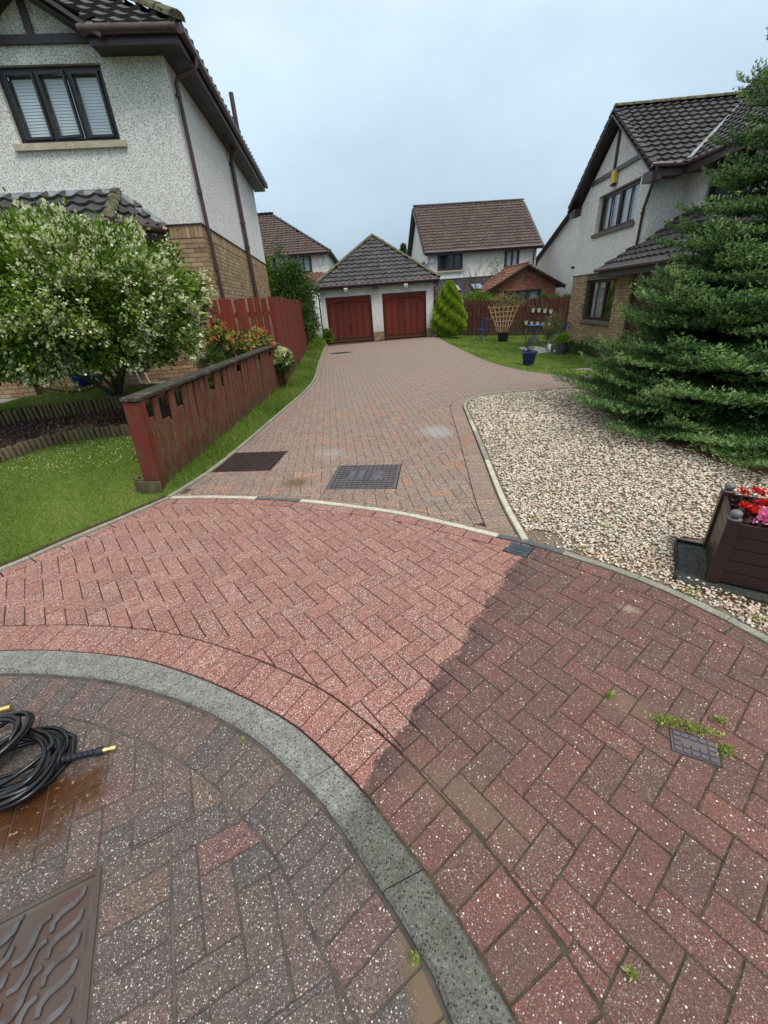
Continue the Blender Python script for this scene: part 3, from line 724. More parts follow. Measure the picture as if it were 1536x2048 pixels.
strip_blocks(edging, offset(LN, 0), offset(LN, KW), .45, -.09, .006, lambda i, a: ('edging_dark' if (-1.22 < a[0] < -.80 or .84 < a[0] < 1.3) else ('edging_pale' if a[0] < .9 else 'edging_old')), 'edging_stone', ch=.003)
edge_l = holder('lawn_edging'); strip_blocks(edge_l, offset(LE, -.025), offset(LE, .020), .6, -.1, .014, lambda i, a: 'edging_pale' if i > 7 else 'edging_old', 'edging_stone', ch=.003)
edge_d = holder('drive_edging'); strip_blocks(edge_d, offset(DL, -.025), offset(DL, .02), .9, -.1, .02, 'edging_old', 'edging_stone', ch=.003)
edge_g = holder('gravel_edging'); strip_blocks(edge_g, offset(DR, .022), offset(DR, -.025), .55, -.1, .022, lambda i, a: 'edging_pale' if i in (0, 1, 2, 5) else 'edging_old', 'edging_stone', ch=.003)
edge_r = holder('right_lawn_edging'); strip_blocks(edge_r, offset(LR, .02), offset(LR, -.0), .9, -.15, -.002, 'edging_dark', 'edging_stone', ch=.002)

# ================================================================== garden surfaces
def zl(x, y): return .01+.07*sstep(3, 6, y)*sstep(-2.3, -3.2, x)
def zlawn2(x, y): return .37+.035*np.maximum(0, -4.2-x)
FL = [(-2.36, 3.96), (-2.18, 9.85)]                       # low fence line
TL0, TLC, TLE = (-3.02, 8.72), (-2.12, 9.98), (-3.02, 22.2)    # tall fence: start, corner, end
log1 = smooth_line([(-5.3, 4.3), (-4.95, 5.12), (-4.74, 5.66), (-4.42, 5.93), (-3.66, 6.06), (-2.5, 6.15)], 6)
log2 = smooth_line([(-6.6, 6.1), (-6.12, 6.75), (-5.85, 7.05), (-5.27, 7.24), (-4.58, 7.50), (-3.4, 7.7), (-2.45, 7.8)], 6)
log3 = smooth_line([(-6.5, 8.38), (-5.6, 8.47), (-4.66, 8.42), (-3.2, 8.25)], 6)
def ground_patch(name, poly, zf, mat, **kw): return patch(name, poly, zf, mat, .5, **kw)
P_front = ring(offset(LE, .05), [FL[0]], [(-2.28, 6.1)], log1[::-1], [(-6, 3.0), (-6, .6)])
P_bark = ring(log1, [(-2.3, 7.8)], log2[::-1])
P_up = ring(log2, log3[::-1])
P_pave = [(-6.5, 8.38), (-5.6, 8.47), (-4.66, 8.42), (-3.05, 8.25), (-2.9, 9.3), (-9, 9.0), (-9, 7.2), (-6.6, 6.1)]
P_verge = ring(offset(DL, .02), [(-2.95, 20.9), TLE, TLC, FL[1], FL[0]])
P_right = ring(offset(LR[10:], -.004)[::-1], [(4.85, 8.45), (4.9, 8.75), (4.35, 9.55), (5.1, 10.25), (7.3, 10.8), (7.3, 14), (9.5, 21), (4.6, 23.1), (3.05, 21.2)])
P_path = [(4.36, 9.53), (4.9, 8.78), (4.85, 8.45), (6.9, 8.3), (7.1, 10.75), (5.1, 10.22)]
P_bedL = [(-2.18, 9.8), (-2.28, 6.2), (-2.45, 7.8), (-3.2, 8.25), (-3.02, 9.0)]
grid_patch = ground_patch
lawn_front = ground_patch('front_lawn', P_front, zl, 'turf', kind='structure')
ground_patch('bark_bed', P_bark, lambda x, y: .15+.03*(y > 6.6), 'soil', kind='structure')
lawn_up = ground_patch('upper_lawn', P_up, zlawn2, 'turf', kind='structure')
ground_patch('house_path', P_pave, lambda x, y: .40+.02*max(0, -4.2-x), 'edging_old', kind='structure')
ground_patch('grass_verge', P_verge, lambda x, y: .012, 'turf', kind='structure')
grid_patch('right_lawn', P_right, lambda x, y: float(zr(x, y))+.004, 'turf', kind='structure')
grid_patch('house_path', P_path, lambda x, y: float(zr(x, y))+.002, 'paver_drive', kind='structure')
ground_patch('flower_bed', [(-2.3, 6.2), (-2.22, 9.8), (-3.0, 9.0), (-3.0, 7.9), (-2.55, 7.75)], lambda x, y: .33, 'soil', kind='structure')
P_grav = ensure_ccw(ring(offset(DR, -.025), [(8.5, 7.2), (8.5, -2), (2.4, -2)], offset(LN[64:], KW)[::-1]))
ground_patch('gravel_bed', P_grav, lambda x, y: -.004, 'gravel_base', kind='structure')
P_soil = [tuple(p) for p in smooth_line([(3.30, 3.55), (3.42, 3.25), (3.75, 2.95), (4.6, 2.6), (7.5, 2.3), (7.5, 6.9), (4.3, 6.9), (3.8, 6.2), (3.35, 5.2), (3.15, 4.3), (3.28, 3.6)], 4)]
ground_patch('soil_bed', P_soil, lambda x, y: .012, 'soil', kind='structure')

def sample(poly, n):
    poly = np.asarray(poly); a = poly.min(0); b = poly.max(0); out_ = []; m = 0
    while m < n:
        p = RNG.uniform(a, b, (n*2, 2)); p = p[inside(p, poly)]; out_.append(p); m += len(p)
    return np.concatenate(out_)[:n]
def grass(name, poly, zf, n, h, wd, label, near=None, tall=0.):
    p = sample(poly, n)
    if near: p = p[RNG.random(len(p)) < np.clip(near/np.maximum(np.hypot(p[:, 0], p[:, 1]), .1), 0, 1)**1.2]
    n = len(p); z = zf(p[:, 0], p[:, 1]); dist = np.hypot(p[:, 0], p[:, 1])
    a = RNG.uniform(0, 2*PI, n); hh = h*RNG.uniform(.4, 1.25, n)*(1+tall*(RNG.random(n) < .03)*2.5); ww = wd*(1+dist*.12)
    lean = RNG.normal(size=(n, 2))*.55*hh[:, None]
    B = np.stack([p[:, 0], p[:, 1], z-.004], 1); t = np.stack([np.cos(a), np.sin(a), np.zeros(n)], 1)*ww[:, None]/2
    T = B+np.stack([lean[:, 0], lean[:, 1], hh], 1); V = np.stack([B-t, B+t, T], 1).reshape(-1, 3)
    pn = np.sin(p[:, 0]*2.1+1)*np.cos(p[:, 1]*1.7)*.22+np.sin(p[:, 0]*.9+p[:, 1]*2.3+2)*.14+np.sin(p[:, 0]*7.3+p[:, 1]*5.1)*.08
    r = np.clip(RNG.normal(.42, .22, n)+pn, 0, 1)
    arr_part(name, V, np.arange(3*n).reshape(n, 3), r, 'grass', kind='stuff', label=label)
grass('grass', P_front, zl, 190000, .030, .0032, 'short green lawn grass in front of the log edging', near=4.5)
grass('grass', P_verge, lambda x, y: .012+0*x, 90000, .045, .004, 'grass strip between the red fence and the block driveway', near=9, tall=1)
grass('grass', P_up, zlawn2, 42000, .035, .006, 'bright upper lawn behind the mulch bed')
grass('grass', P_right, lambda x, y: zr(x, y), 60000, .035, .007, 'sloping lawn right of the driveway with the blue pot on it')
es_ = np.concatenate([offset(LE, .02), offset(LE, .075)[::-1]]); ground_patch('lawn_edge_soil', es_, lambda x, y: .013, 'soil', kind='structure')
# clover flowers and fallen petals near the tree
pp = sample([(-4.9, 5.0), (-4.3, 5.8), (-2.6, 6.0), (-2.5, 4.9), (-4.0, 4.4)], 900)
V, F_, r_ = leaf_cloud(np.stack([pp[:, 0], pp[:, 1], zl(pp[:, 0], pp[:, 1])+.03], 1), .016, RNG.random(900), up=1)
arr_part('fallen_petals', V, F_, r_, 'petal_cream', kind='stuff', label='pale fallen petals scattered over the front lawn')

# ---- log edging rolls
def log_row(label, line, zf, h, r0, drop=.0):
    t = thing('log_edging', (*line[0], float(zf(*line[0]))), label, 'log edging', 'half-log borders round the left garden beds')
    pts = resample(line, r0*2.02); n = 10; meshes = []
    for q in range(5):
        mb = MB(); hh = h*random.uniform(.93, 1.06)
        prof = [(r0*.97, -.12), (r0*.97, hh-.01), (r0*.8, hh)]
        mb.lathe((0, 0, 0), prof, 9, r=random.random()); me = mb.mesh('log'); me.materials.append(MATS['log_wood']); meshes.append(me)
    for i, p in enumerate(pts):
        inst('log', random.choice(meshes), t, (p[0], p[1], float(zf(*p))+random.uniform(-.008, .008)), (random.uniform(-.05, .05), random.uniform(-.05, .05), random.random()*6))
log_row('weathered half-log edging in a curve between the front lawn and the mulch bed', log1, lambda x, y: float(zl(x, y)), .16, .034)
log_row('mossy brown log edging holding up the upper lawn behind the mulch', log2, lambda x, y: .18+0*x, .24, .034)
log_row('low log edging between the upper lawn and the house path', log3, lambda x, y: float(zlawn2(x, y))+.0, .10, .032)
# ---- bark mulch
pp = sample(P_bark, 15000); z = np.full(len(pp), .17)+.03*(pp[:, 1] > 6.6)
pale = np.exp(-(((pp[:, 0]+4.75)/.55)**2+((pp[:, 1]-6.3)/.4)**2))
V, F_, r_ = leaf_cloud(np.stack([pp[:, 0], pp[:, 1], z+RNG.uniform(-.02, .02, len(pp))], 1), .045, RNG.random(len(pp))*.6+pale*.55, aspect=.4)
arr_part('bark_mulch', V, F_, r_, 'chips', kind='stuff', label='brown bark mulch under the flowering tree')
# ---- pebbles
ph = (1+5**.5)/2; IV = np.array([(-1, ph, 0), (1, ph, 0), (-1, -ph, 0), (1, -ph, 0), (0, -1, ph), (0, 1, ph), (0, -1, -ph), (0, 1, -ph), (ph, 0, -1), (ph, 0, 1), (-ph, 0, -1), (-ph, 0, 1)])/math.hypot(1, ph)
IF = np.array([(0, 11, 5), (0, 5, 1), (0, 1, 7), (0, 7, 10), (0, 10, 11), (1, 5, 9), (5, 11, 4), (11, 10, 2), (10, 7, 6), (7, 1, 8), (3, 9, 4), (3, 4, 2), (3, 2, 6), (3, 6, 8), (3, 8, 9), (4, 9, 5), (2, 4, 11), (6, 2, 10), (8, 6, 7), (9, 8, 1)])
def stones(P, size, rnd, name, mat, **kw):
    n = len(P); sc = size[:, None]*np.stack([RNG.uniform(.8, 1.25, n), RNG.uniform(.6, .9, n), RNG.uniform(.38, .6, n)], 1)
    a = RNG.uniform(0, 2*PI, n); b = RNG.normal(size=n)*.35
    v = IV[None]*sc[:, None]*(1+RNG.normal(size=(n, 12, 1))*.07)
    y = v[..., 1]*np.cos(b)[:, None]-v[..., 2]*np.sin(b)[:, None]; zz = v[..., 1]*np.sin(b)[:, None]+v[..., 2]*np.cos(b)[:, None]
    x = v[..., 0]; X_ = x*np.cos(a)[:, None]-y*np.sin(a)[:, None]; Y_ = x*np.sin(a)[:, None]+y*np.cos(a)[:, None]
    V = np.stack([X_, Y_, zz], -1)+P[:, None]; F_ = (IF[None]+np.arange(n)[:, None, None]*12).reshape(-1, 3)
    me = from_arrays(name, V.reshape(-1, 3), F_, np.repeat(rnd, 20), smooth=True); return mkobj(name, me, mat, **kw)
P_g2 = ensure_ccw(ring(offset(DR[:-1], -.05), [(7.2, 7.25), (4.3, 6.95), (3.8, 6.3), (3.38, 5.2), (3.2, 4.3), (3.36, 3.5), (3.5, 3.2), (4.2, 2.75), (4.2, 1.6), (3.0, .4)], offset(LN[64:100], KW+.012)[::-1]))
pp = sample(P_g2, 74000); d = np.hypot(pp[:, 0], pp[:, 1])
keepm = RNG.random(len(pp)) < np.clip((3.0/d)**1.5, .12, 1)
mat_sq = [(1.76, 1.97), (2.0, 2.38), (2.34, 2.25), (2.5, 1.9), (2.35, 1.58), (2.05, 1.62)]
PLC = np.array((2.19, 1.935))
keepm &= ~inside(pp, mat_sq)
keepm &= ~((np.hypot(pp[:, 0]-1.12, pp[:, 1]-2.47) < .14) & (RNG.random(len(pp)) < .93))
pp = pp[keepm]; d = d[keepm]
sz = .0088*(1+np.clip(d-2.2, 0, 4)*.16)*RNG.uniform(.7, 1.35, len(pp))
nearfir = np.exp(-np.clip(2.1-np.hypot(pp[:, 0]-4.6, pp[:, 1]-5.2)+.3, 0, 3))
rr_ = RNG.random(len(pp)); near_edge = (pp[:, 1] < 2.3); rr_ = np.where(near_edge & (RNG.random(len(pp)) < .25), RNG.uniform(.8, .95, len(pp)), rr_)
stones(np.stack([pp[:, 0], pp[:, 1], RNG.uniform(.000, .012, len(pp))], 1), sz, rr_, 'gravel', 'pebbles', kind='stuff', label='cream and pink pebble gravel between the drive and the fir')

# stray pebbles on the paving, dead needles and leaves under the fir
pp = np.concatenate([sample([(1.1, 2.2), (1.5, 1.8), (1.8, 1.3), (1.6, 1.2), (1.1, 1.9), (.9, 2.3)], 16), sample([(1.0, 3.2), (1.2, 4.5), (1.0, 4.5), (.85, 3.2)], 10)])
stones(np.stack([pp[:, 0], pp[:, 1], np.full(len(pp), .004)], 1), .007*RNG.uniform(.6, 1.2, len(pp)), RNG.random(len(pp)), 'stray_pebbles', 'pebbles', kind='stuff', label='a few stray pebbles spilled onto the block paving')
pl_ = np.concatenate([sample(P_soil, 5000), sample([(2.6, 5.9), (2.9, 6.6), (3.6, 6.2), (3.2, 4.4), (3.5, 3.2), (3.3, 2.9), (2.9, 3.9)], 1500), sample(P_g2, 260)])
V, F_, r_ = leaf_cloud(np.stack([pl_[:, 0], pl_[:, 1], np.full(len(pl_), .022)+RNG.uniform(0, .012, len(pl_))], 1), .032, RNG.random(len(pl_)), aspect=.3); V[:, 2] = .016+(V[:, 2]-.016)*.35
arr_part('leaf_litter', V, F_, r_, 'chips', kind='stuff', label='dead brown needles and leaf litter around the fir')

# ================================================================== fences
def board(w_, h_, t_, name, mat, topcut=0., seed=0):
    mb = MB(); x = w_/2; y = t_/2
    mb.prism([(-x, -y), (x, -y), (x, y), (-x, y)], 0, h_, .004, r=random.random())
    me = mb.mesh(name); me.materials.append(MATS[mat]); return me
def fence_run(root, a, b, zb, h, bw, gap, bt, mat, both=False, jit=.01, rails=((.25,), ), off=0., skip=None):
    a = np.array(a); b = np.array(b); d = b-a; L_ = np.linalg.norm(d); d /= L_; nrm = np.array((d[1], -d[0])); ang = math.atan2(d[1], d[0])
    ms = [board(bw*random.uniform(.95, 1.04), h*random.uniform(.985, 1.012), bt, 'board', mat) for _ in range(6)]
    n = int(L_/(bw+gap))
    for i in range(n):
        p = a+d*((i+.5)*(bw+gap)); side = off
        if both and i % 2: side = -off
        z = zb(p[0], p[1]) if callable(zb) else zb
        inst('board', random.choice(ms), root, (p[0]+nrm[0]*side, p[1]+nrm[1]*side, z+random.uniform(-jit, jit)), (random.uniform(-.006, .006), random.uniform(-.012, .012), ang+random.uniform(-.02, .02)))
    return n
# low fence with a wide capping rail
lf_ = thing('low_picket_fence', (*FL[0], 0), 'low weathered red picket fence with a mossy flat capping rail', 'fence')
a, b = np.array(FL[0]), np.array(FL[1]); d = (b-a)/np.linalg.norm(b-a); nrm = np.array((d[1], -d[0])); H1 = .965
# pickets: side strips are full height, every so often a shorter one leaves a window under the rail
PT_ = .168; ang = math.atan2(d[1], d[0]); nb = int(np.linalg.norm(b-a)/PT_)
short_at = {0: .72, 2: .64, 4: .69, 10: .68, 12: .67, 17: .76, 24: .78, 29: .77}
for i in range(nb):
    p = a+d*(.13+i*PT_); hh = short_at.get(i, .89)
    me = board(.122*random.uniform(.9, 1.05), hh+.0, .018, 'board', 'fence_worn')
    inst('board', me, lf_, (p[0]+nrm[0]*.034, p[1]+nrm[1]*.034, .012), (random.uniform(-.008, .008), random.uniform(-.014, .014), ang+random.uniform(-.035, .035)))
mb = MB(); mb.beam((*(a-d*.07+nrm*0), H1-.015), (*(b+d*.02), H1-.015), .17, .028); part('capping_rail', mb, 'cap_wood', lf_)
mb = MB(); mb.beam((*(a+nrm*.0), .895), (*b, .895), .04, .05); part('rail', mb, 'fence_worn', lf_)
mb = MB(); mb.beam((*a, .22), (*b, .22), .04, .07); part('rail', mb, 'fence_worn', lf_)
for s_ in (0, 2.1, 4.1, 5.9):
    p = a+d*s_
    if s_ == 0: continue
    mb = MB(); mb.box((*(p-nrm*.0), .46), (.08, .08, .90), ang); part('post', mb, 'fence_worn', lf_)
mb = MB(); mb.box((*(a+d*.0), .45), (.07, .17, .94), ang); part('post', mb, 'post_red', lf_)
mb = MB(); mb.box((*(a-d*.045-nrm*.0), .45), (.012, .16, .94), ang); part('board', mb, 'post_red', lf_)
bx_ = part('post_collar', MB().box((*(a-d*.055-nrm*.13), .075), (.02, .10, .15), ang).box((*(a-d*.02-nrm*.17), .075), (.10, .02, .15), ang).box((*(a-d*.10), .07), (.02, .22, .14), ang), 'log_wood', lf_)
lf_.rotation_euler = (0, .075, 0)      # the old fence leans a little towards the drive
# tall fence
tf = thing('tall_board_fence', (*TLC, 0), 'tall red board fence running from the house corner to the garage', 'fence')
zf_ = lambda x, y: .03
fence_run(tf, TL0, TLC, zf_, 1.83, .135, .038, .018, 'fence_red', off=.03, jit=.008)
fence_run(tf, TLC, TLE, zf_, 1.83, .145, .006, .018, 'fence_red', off=.028, jit=.012)
fence_run(tf, TLC, TLE, zf_, 1.81, .12, .06, .016, 'fence_red', off=-.030, jit=.012)
for A_, B_ in ((TL0, TLC), (TLC, TLE)):
    for z_ in (.35, 1.55):
        mb = MB(); mb.beam((*A_, z_), (*B_, z_), .035, .085); part('rail', mb, 'fence_red', tf)
for p in (TL0, TLC, TLE, (-2.3, 12.4), (-2.48, 14.8), (-2.66, 17.2), (-2.84, 19.6)):
    mb = MB(); mb.box((p[0], p[1], .93), (.09, .09, 1.86), 0); part('post', mb, 'fence_red', tf)
# right garden fence
rf = thing('back_garden_fence', (4.7, 23.1, -.2), 'brown-red board fence behind the trellis and hanging pots', 'fence')
RA, RB = (3.25, 23.4), (9.9, 20.75)
fence_run(rf, RA, RB, lambda x, y: float(zr(x, y)), 1.62, .105, .012, .016, 'fence_brown', off=.02, both=False, jit=.02)
fence_run(rf, RA, RB, lambda x, y: float(zr(x, y)), 1.60, .10, .11, .016, 'fence_brown', off=.045, jit=.02)
for z_ in (.3, 1.2): part('rail', MB().beam((*RA, z_-.25), (*RB, z_-.33), .05, .08), 'fence_brown', rf)

# ================================================================== building helpers
class Frame:
    "local frame on the ground: s along the wall, d into the building"
    def __init__(f, o, sdir, ddir): f.o = np.array(o, float); f.s = np.array(sdir, float)/np.linalg.norm(sdir); f.d = np.array(ddir, float)/np.linalg.norm(ddir); f.rot = math.atan2(f.s[1], f.s[0])
    def __call__(f, s, d, z): p = f.o+f.s*s+f.d*d; return (float(p[0]), float(p[1]), float(z))
    def box(f, mb, s0, s1, d0, d1, z0, z1, r=0.):
        return mb.box(f((s0+s1)/2, (d0+d1)/2, (z0+z1)/2), (abs(s1-s0), abs(d1-d0), z1-z0), f.rot, r)
def wall(mb, fr, s0, s1, d0, d1, z0, z1, opens=()):
    "wall slab with rectangular openings (disjoint in s)"
    c = s0
    for a, b, za, zb in sorted(opens):
        if a > c: fr.box(mb, c, a, d0, d1, z0, z1)
        if za > z0: fr.box(mb, a, b, d0, d1, z0, za)
        if zb < z1: fr.box(mb, a, b, d0, d1, zb, z1)
        c = b
    if c < s1: fr.box(mb, c, s1, d0, d1, z0, z1)
    return mb
def window(th, fr, s0, s1, z0, z1, n, mat='window_dark', dep=.09, glass='glass', sill='sill_dark', curtain=None, sash=True, bars=0, fw=.05, back=None, label=None):
    mb = MB(); d = dep
    for a, b, c, e in ((s0, s1, z0, z0+fw), (s0, s1, z1-fw, z1), (s0, s0+fw, z0+fw, z1-fw), (s1-fw, s1, z0+fw, z1-fw)): fr.box(mb, a, b, d, d+.07, c, e)
    wv = (s1-s0-2*fw)/n
    for i in range(1, n): fr.box(mb, s0+fw+wv*i-.025, s0+fw+wv*i+.025, d, d+.07, z0+fw, z1-fw)
    wn = part('window', mb, mat, th)
    if label: wn['label'] = label
    for i in range(n):
        a = s0+fw+wv*i+.026; b = a+wv-.052
        if sash:
            m2 = MB()
            for q in ((a, b, z0+fw, z0+fw+.035), (a, b, z1-fw-.035, z1-fw), (a, a+.035, z0+fw+.035, z1-fw-.035), (b-.035, b, z0+fw+.035, z1-fw-.035)): fr.box(m2, q[0], q[1], d-.012, d+.03, q[2], q[3])
            for q in range(bars):
                xx = a+(b-a)*(q+1)/(bars+1); fr.box(m2, xx-.012, xx+.012, d-.008, d+.03, z0+fw, z1-fw)
            part('sash', m2, mat, wn)
        m3 = MB(); fr.box(m3, a+.01, b-.01, d+.034, d+.042, z0+fw+.01, z1-fw-.01); part('pane', m3, glass, wn)
    if sill: m4 = MB(); fr.box(m4, s0-.08, s1+.08, -.07, dep, z0-.09, z0-.002); part('sill', m4, sill, wn)
    if back is not None:   # a shallow room behind clear glass
        m5 = MB(); fr.box(m5, s0-.1, s1+.1, d+back, d+back+.03, z0-.1, z1+.1); part('room_wall', m5, 'interior', wn)
    if curtain:
        for (a, b) in curtain:
            m6 = MB(); k_ = max(3, int((b-a)/.05)); pts = [fr(a+(b-a)*q/k_, d+.13+.02*math.sin(q*2.1), 0) for q in range(k_+1)]
            for q in range(k_): m6.add([(pts[q][0], pts[q][1], z0), (pts[q+1][0], pts[q+1][1], z0), (pts[q+1][0], pts[q+1][1], z1), (pts[q][0], pts[q][1], z1)], [(0, 1, 2, 3)])
            part('curtain', m6, 'curtain', wn)
    return wn
def tile_mesh(w_, g, mat, amp=.028, name='tile'):
    "one interlocking roof tile: S-shaped across, thick front edge"
    xs_ = [0, .12, .28, .45, .6, .74, .86, 1.0]; zs = [.55, .15, 0, .05, .35, .85, 1.0, .55]
    vs = []
    for y, zo in ((0, .006), (0, .052), (g*1.04, .004)):
        for x, z in zip(xs_, zs): vs.append((x*w_-w_/2, y-g/2, zo+z*amp))
    n = len(xs_); fs = []
    for k_ in (0, 1):
        for i in range(n-1): fs.append((k_*n+i, k_*n+i+1, (k_+1)*n+i+1, (k_+1)*n+i))
    me = bpy.data.meshes.new(name); me.from_pydata(vs, [], fs); a = me.attributes.new('rnd', 'FLOAT', 'FACE'); a.data.foreach_set('value', [random.random()]*len(fs)); me.materials.append(MATS[mat]); return me
def roof(th, O, U, V, poly, mat, single=0, tw=.295, g=.30, deck='brown_upvc', amp=.028, name='roof', score=None):
    "poly in (u, v); V is the unit upslope vector. Returns the roof part"
    O = Vector(O); U = Vector(U).normalized(); V = Vector(V).normalized(); N = U.cross(V).normalized()
    if N.z < 0: N = -N
    pts = [O+U*u+V*v for u, v in poly]
    mb = MB(); mb.poly3(pts, tuple(-N*.03)); rp = part(name, mb, deck, th)
    us = [p[0] for p in poly]; vs_ = [p[1] for p in poly]; tm = [tile_mesh(tw, g, mat, amp) for _ in range(4)]
    right = U.cross(V).dot(N) > 0
    rm = Matrix((U, V, N)).transposed() if right else Matrix((-U, V, N)).transposed()
    cells = []; v = min(vs_)+g/2-.04
    while v < max(vs_)+g*.3:
        u = min(us)+tw/2
        while u < max(us)+tw*.3:
            for du in (0,):
                if inside((u, min(v, max(vs_)-.02)), poly)[0]: cells.append((u, v))
            u += tw
        v += g*.985
    if score: cells.sort(key=score)
    rest = MB()
    for i, (u, v) in enumerate(cells):
        p = O+U*u+V*v+N*.001+N*random.uniform(0, .004)
        if i < single:
            inst('tile', tm[i % 4], rp, p, mat=rm)
        else:
            me = tm[i % 4]; rest.add([tuple(p+rm@vv.co) for vv in me.vertices], [tuple(f.vertices) for f in me.polygons], random.random())
    if rest.v: part('tiles', rest, mat, rp, kind='stuff')
    return rp
def ridge(th, a, b, mat, rad=.105, seg=.42, up=.02, single=True):
    a = Vector(a); b = Vector(b); d = b-a; L_ = d.length; d.normalize(); n = max(1, round(L_/seg)); x = d.cross(Vector((0, 0, 1))).normalized(); z = x.cross(d)
    rp = None; mbs = MB()
    for i in range(n):
        mb = MB() if single else mbs
        p = a+d*(L_*i/n-.01); q = a+d*(L_*(i+1)/n+.02); vs = []; r0, r1 = rad*.96, rad*1.05
        for P_, rr in ((p, r1), (q, r0)):
            for k_ in range(7):
                an = PI*k_/6; vs.append(P_+x*math.cos(an)*rr+z*(math.sin(an)*rr*.75+up))
        fs = [(k_, k_+1, k_+8, k_+7) for k_ in range(6)]+[(0, 1, 2, 3, 4, 5, 6), (13, 12, 11, 10, 9, 8, 7)]
        mb.add(vs, fs, random.random())
        if single: part('ridge_tile', mb, mat, th)
    if not single: part('ridge', mbs, mat, th)
def gutter(th, path, mat='brown_gutter', r=.055):
    m = MB(); m.tube(path, r, 10); return part('gutter', m, mat, th)
def pipe(th, path, mat='brown_gutter', r=.034, name='downpipe', clips=()):
    m = MB(); m.tube(path, r, 10)
    for c in clips: m.tube([(c[0], c[1], c[2]-.02), (c[0], c[1], c[2]+.02)], r*1.35, 10)
    return part(name, m, mat, th)
def brick_face(root, fr, s0, s1, z0, z1, d, mat, soldier_top=True, opens=(), single=0, bl=.215, bh=.065, jt=.01, proud=.006, along='s', score=None, deep=.02):
    "raised bricks on a wall face at depth d (bricks stand proud towards the outside)"
    cells = []; z = z1
    if soldier_top:
        s_ = s0
        while s_ < s1-.03: cells.append((s_+bh/2, z-.1025, bh, .205)); s_ += bh+jt
        z -= .225
    row = 0
    while z-bh > z0-.03:
        s_ = s0-(bl+jt)/2*(row % 2)
        while s_ < s1-.02:
            a = max(s_, s0); b = min(s_+bl, s1)
            if b-a > .04: cells.append(((a+b)/2, z-bh/2, b-a, bh))
            s_ += bl+jt
        z -= bh+jt; row += 1
    def hit(c):
        for a, b, e, f in opens:
            if a-.01 < c[0] < b+.01 and e-.01 < c[1] < f+.01: return True
        return False
    def cutto(c):
        s_, zc, w_, h_ = c
        for a, b, e, f in opens:
            if e < zc+h_/2-.01 and zc-h_/2+.01 < f:
                if s_ < (a+b)/2 and s_+w_/2 > a-.002: nw = a-.004-(s_-w_/2); s_, w_ = s_-w_/2+nw/2, nw
                elif s_ >= (a+b)/2 and s_-w_/2 < b+.002: e2 = s_+w_/2; nw = e2-(b+.004); s_, w_ = e2-nw/2, nw
        return (s_, zc, w_, h_)
    cells = [cutto(c) for c in cells if not hit(c)]; cells = [c for c in cells if c[2] > .03]
    if score: cells.sort(key=score)
    rest = MB(); cache = {}
    for i, (s_, zc, w_, h_) in enumerate(cells):
        pz = proud+random.uniform(-.002, .003)
        c = fr(s_, d-pz+deep/2, zc) if along == 's' else fr(d-pz+deep/2, s_, zc)
        rot = fr.rot if along == 's' else fr.rot+PI/2
        if i < single:
            key = (round(w_, 2), round(h_, 2), i % 3)
            if key not in cache:
                m = MB(); m.box((0, 0, 0), (w_, deep, h_), 0, random.random()); cache[key] = m.mesh('brick'); cache[key].materials.append(MATS[mat])
            inst('brick', cache[key], root, c, (0, 0, rot))
        else: rest.box(c, (w_, deep, h_), rot, random.random())
    if rest.v: part('bricks', rest, mat, root, kind='stuff')

# ================================================================== left house
LH = Frame((-2.99, 9.17), (-.997, -.082), (-.082, .997))
lh = thing('house', (-2.99, 9.17, .3), 'white roughcast house on the left with tan brick below and blinds in its upstairs window', 'house')
BT, SO, DEP, WID = 3.10, 5.30, 8.35, 6.6
op1 = (1.5, 3.1, 1.35, 2.75)
mb = MB(); wall(mb, LH, 0, WID, 0, .3, .0, BT, [op1]); LH.box(mb, 0, .3, .3, DEP, 0, BT); LH.box(mb, .3, WID, DEP-.3, DEP, 0, BT); LH.box(mb, WID-.3, WID, .3, DEP-.3, 0, BT)
bw = part('brick_wall', mb, 'mortar', lh)
brick_face(bw, LH, 0.0, 5.0, .3, BT, 0, 'brick_tan', opens=[op1], single=170, score=lambda c: c[0]-c[1]*.4)
mbs = MB()
brick_face(bw, LH, 0.0, DEP, .3, BT, 0, 'brick_tan', along='d', single=130, score=lambda c: c[0]-c[1]*1.2)
ow = (.98, 2.58, 4.30, 5.24)
mb = MB(); wall(mb, LH, -.015, WID, -.015, .3, BT, SO+.02, [ow]); LH.box(mb, -.015, .3, .3, DEP+.015, BT, SO+.02); LH.box(mb, .3, WID, DEP-.3, DEP+.015, BT, SO+.02)
mb.poly3([LH(.80, -.015, SO+.02), LH(2.9, -.015, SO+.02), LH(1.85, -.015, SO+.80)], tuple(.2*np.array((*LH.d, 0))))
part('roughcast_wall', mb, 'harling', lh)
mb = MB(); LH.box(mb, -.03, WID, -.03, -.0151, BT-.006, BT+.010); LH.box(mb, -.03, -.0151, -.0151, DEP, BT-.006, BT+.010); part('bell_bead', mb, 'dark_timber', lh)
mb = MB(); LH.box(mb, .4, WID-.4, .35, DEP-.4, 0, 5.2); part('inner_rooms', mb, 'interior', lh)
